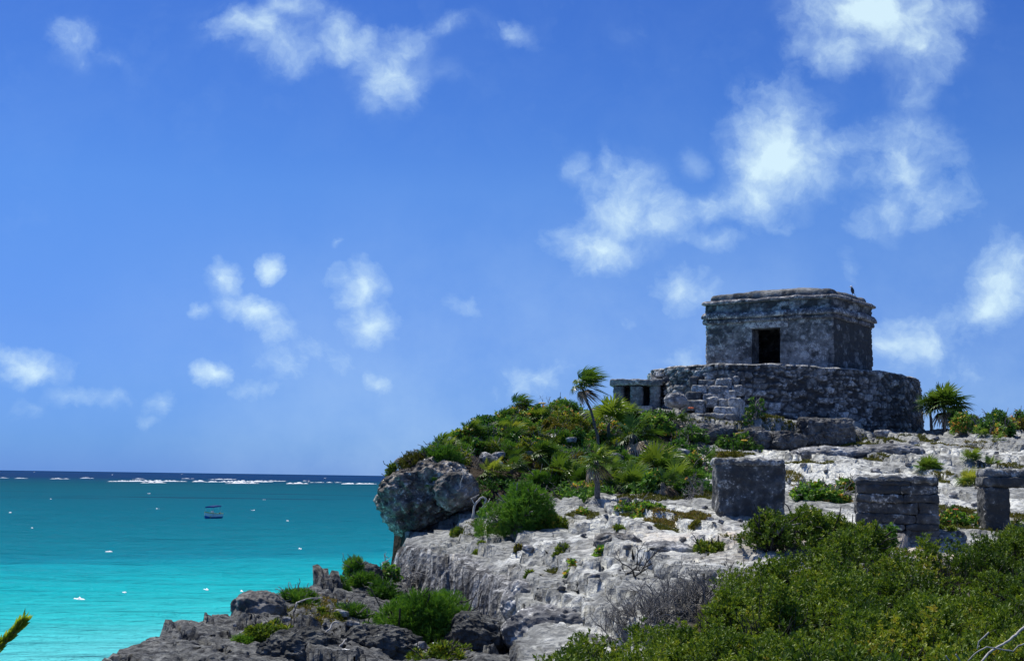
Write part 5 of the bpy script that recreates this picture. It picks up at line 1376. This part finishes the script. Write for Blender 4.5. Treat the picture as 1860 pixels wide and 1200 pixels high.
# turf and moss patches on the rock
mb = MB(); rng = np.random.RandomState(4)
for (u, v, ru, rv, nn, tn) in [(1300, 822, 70, 8, 900, .45), (1470, 815, 22, 5, 300, .5), (1570, 800, 40, 5, 500, .45), (1540, 808, 50, 4, 500, .5), (1600, 805, 50, 5, 500, .45), (1670, 799, 40, 5, 400, .5), (1640, 812, 30, 4, 250, .5), (1460, 838, 60, 4, 500, .6), (1600, 837, 30, 4, 250, .6),
                              (1230, 936, 60, 5, 900, .85), (1180, 905, 60, 6, 600, .45), (1240, 890, 50, 5, 500, .4), (1165, 935, 40, 6, 400, .4), (1060, 940, 30, 5, 200, .5), (1700, 930, 60, 12, 800, .55), (1760, 935, 50, 8, 700, .5), (1720, 870, 40, 5, 300, .6), (1440, 870, 22, 8, 260, .8), (1820, 850, 40, 6, 300, .55),
                              (1750, 812, 60, 5, 300, .7), (1690, 872, 40, 6, 300, .6), (1290, 776, 50, 4, 350, .35), (1360, 775, 40, 4, 350, .4), (1480, 757, 60, 4, 400, .45), (1420, 770, 40, 3, 300, .45), (1345, 768, 30, 5, 300, .4), (1420, 960, 60, 10, 500, .5), (1850, 940, 30, 8, 300, .55), (1780, 958, 70, 8, 700, .5), (1500, 985, 200, 8, 900, .6),
                              (1150, 880, 120, 14, 700, .5), (1290, 905, 30, 8, 200, .45), (900, 960, 80, 10, 300, .4), (560, 1110, 70, 10, 500, .7), (600, 1095, 40, 8, 300, .9), (1210, 960, 22, 4, 160, .4), (1005, 1040, 12, 6, 60, .3)]:
    nn = int(nn * 1.3); a = rng.uniform(0, 6.28, nn); q_ = np.sqrt(rng.uniform(0, 1, nn))
    P = []; h0 = hit(u, v)
    m = h0[1] / F_PX; rx = ru * m
    ry = min(rv / max(abs((h0[2]) / h0[1] - .0) * F_PX / h0[1] + 6.0 / h0[1], .5) if True else 1, 1.0)
    ry = np.clip(rv * .10, .25, 1.4)
    for i in range(nn):
        x = h0[0] + math.cos(a[i]) * q_[i] * rx; y = h0[1] + math.sin(a[i]) * q_[i] * ry
        P.append((x, y, gz(x, y) - .005))
    P = np.array(P); keep = fbm(P3(P[:, 0], P[:, 1], 0, 1.7, 12), 3) > -.12; P = P[keep]
    if len(P) < 3: continue
    V, Q, tt = rosettes(P, np.tile([0, 0, 1.0], (len(P), 1)) + rng.normal(size=P.shape) * .2, 6, .06 + .0007 * h0[1], .012 + .0003 * h0[1], rng, (.3, 1.2), tint=np.clip(rng.normal(tn, .15, len(P)), 0, 1))
    V[:, 2] += .03
    mb.add(V, Q, None, tt)
o = mb.build('grass', M_GRASS, None, False); tag(o, 'short olive turf growing in the hollows of the pale rock', 'grass', None, 'stuff')

# front mass of bay cedar bushes
rng = np.random.RandomState(9)
BU = [(700, 11.0), (850, 15.5), (960, 17.0), (1060, 17.8), (1130, 18.2), (1230, 18.6), (1300, 19.8), (1330, 21.5), (1480, 22.6), (1650, 22.4), (1750, 23.2), (1860, 24.5), (2100, 25.5), (2600, 26)]
bu_u = [a for a, b in BU]; bu_d = [b for a, b in BU]
mb = MB(); tb = MB(); cnt = 0
for k in range(3300):
    y = rng.uniform(8.0, 25.0) ; x = rng.uniform(-1.2, 14.5)
    u = 930 + F_PX * x / y
    if u < 690 or u > 2550 or y > np.interp(u, bu_u, bu_d) + fbm(P3([x], [y], 0, .8, 3), 2)[0] * .9: continue
    if x < np.interp(y, [8, 14, 16, 18], [-1.2, -.5, -.4, .5]): continue
    g = gz(x, y); cl_ = fbm(P3([x], [y], 0, .75, 31), 3)[0]
    gap_ = fbm(P3([x], [y], 0, .9, 77), 3)[0]
    edge_ = np.interp(u, bu_u, bu_d) - y
    H = (.84 + .5 * cl_) * (.72 if u < 1300 else 1) * np.clip(.55 + edge_ * .4, .55, 1)
    r_ = rng.uniform(.15, .36)
    tall = rng.rand() < .35
    r3 = (r_ * (.6 if tall else 1), r_ * (.6 if tall else 1), r_ * (1.25 if tall else rng.uniform(.7, 1.0)))
    c = np.array([x, y, g + max(H * rng.uniform(.55, 1.08) + (.08 if tall else 0), .3) - r3[2]])
    tn = np.clip(.50 + .45 * fbm(P3([x], [y], 0, .5, 8), 3)[0] + rng.normal(0, .15), .12, .9)
    dn = (150 if y < 14 else 125) * (1 if gap_ > -.17 else .15)
    P, N = lump_points(c, r3, int(2.6 * 3.14 * r_ * r_ * dn * .95), rng, -.3, .5)
    P = P + rng.normal(size=P.shape) * .045
    L_ = rng.uniform(.045, .075)
    V, Q, tt = rosettes(P, N * .4 + np.array([0, 0, .9]) + rng.normal(size=N.shape) * .28, 10, L_, L_ * .34, rng, (.2, 1.1), tint=np.clip(rng.normal(tn, .12, len(P)), 0, 1), tj=.08)
    mb.add(V, Q, None, tt); cnt += 1
    for _ in range(2):
        e = c + rng.normal(size=3) * r_ * .7
        twig_tree(tb, (x + rng.normal() * .1, y + rng.normal() * .1, g - .05), e - np.array([x, y, g]), H * .6, .011, 2 if rng.rand() < .5 else 1, rng, .55)
print('front lumps', cnt)
o = mb.build('shrubbery', M_SHRUB, None, False); tag(o, 'dense mass of small leaved green bushes filling the front right', 'shrubbery', None, 'stuff')
tw = tb.build('twigs', M_TWIGDARK, o)

# branch tip poking in at the bottom left
rng = np.random.RandomState(2)
P = np.array([at(-150, 1560, 4.2), at(-90, 1330, 4.15), at(-40, 1210, 4.1), at(0, 1172, 4.08), at(22, 1150, 4.06), at(44, 1126, 4.05)])
g = gz(P[0][0], P[0][1]); P[0][2] = min(P[0][2], g)
root = empty('leafy_branch', (P[0][0], P[0][1], P[0][2])); tag(root, 'yellow green leafy branch tip poking in at the bottom left corner', 'branch')
c = P[0].copy(); tt = np.linspace(0, 1, 40); t0 = np.linspace(0, 1, len(P)); X = np.stack([np.interp(tt, t0, P[:, k]) for k in range(3)], -1)
for _ in range(3): X[1:-1] = .5 * X[1:-1] + .25 * X[2:] + .25 * X[:-2]
mb = MB(); tube(mb, X - c, np.linspace(.012, .003, 40), 6); mb.build('stem', M_TWIG, root)
tf = np.linspace(.3, 1.0, 70); Xf = np.stack([np.interp(tf, tt, X[:, k]) for k in range(3)], -1); Tn = unit(np.gradient(Xf, axis=0))
V, Q, t2 = rosettes(Xf - c, Tn, 7, .034, .010, rng, (.15, .6), tint=np.clip(rng.normal(.78, .14, len(Xf)), 0, 1), bend=-.1)
mb = MB(); mb.add(V, Q, None, t2); mb.build('leaves', M_SPRIG, root, False)
print('objects', len(COL.objects))
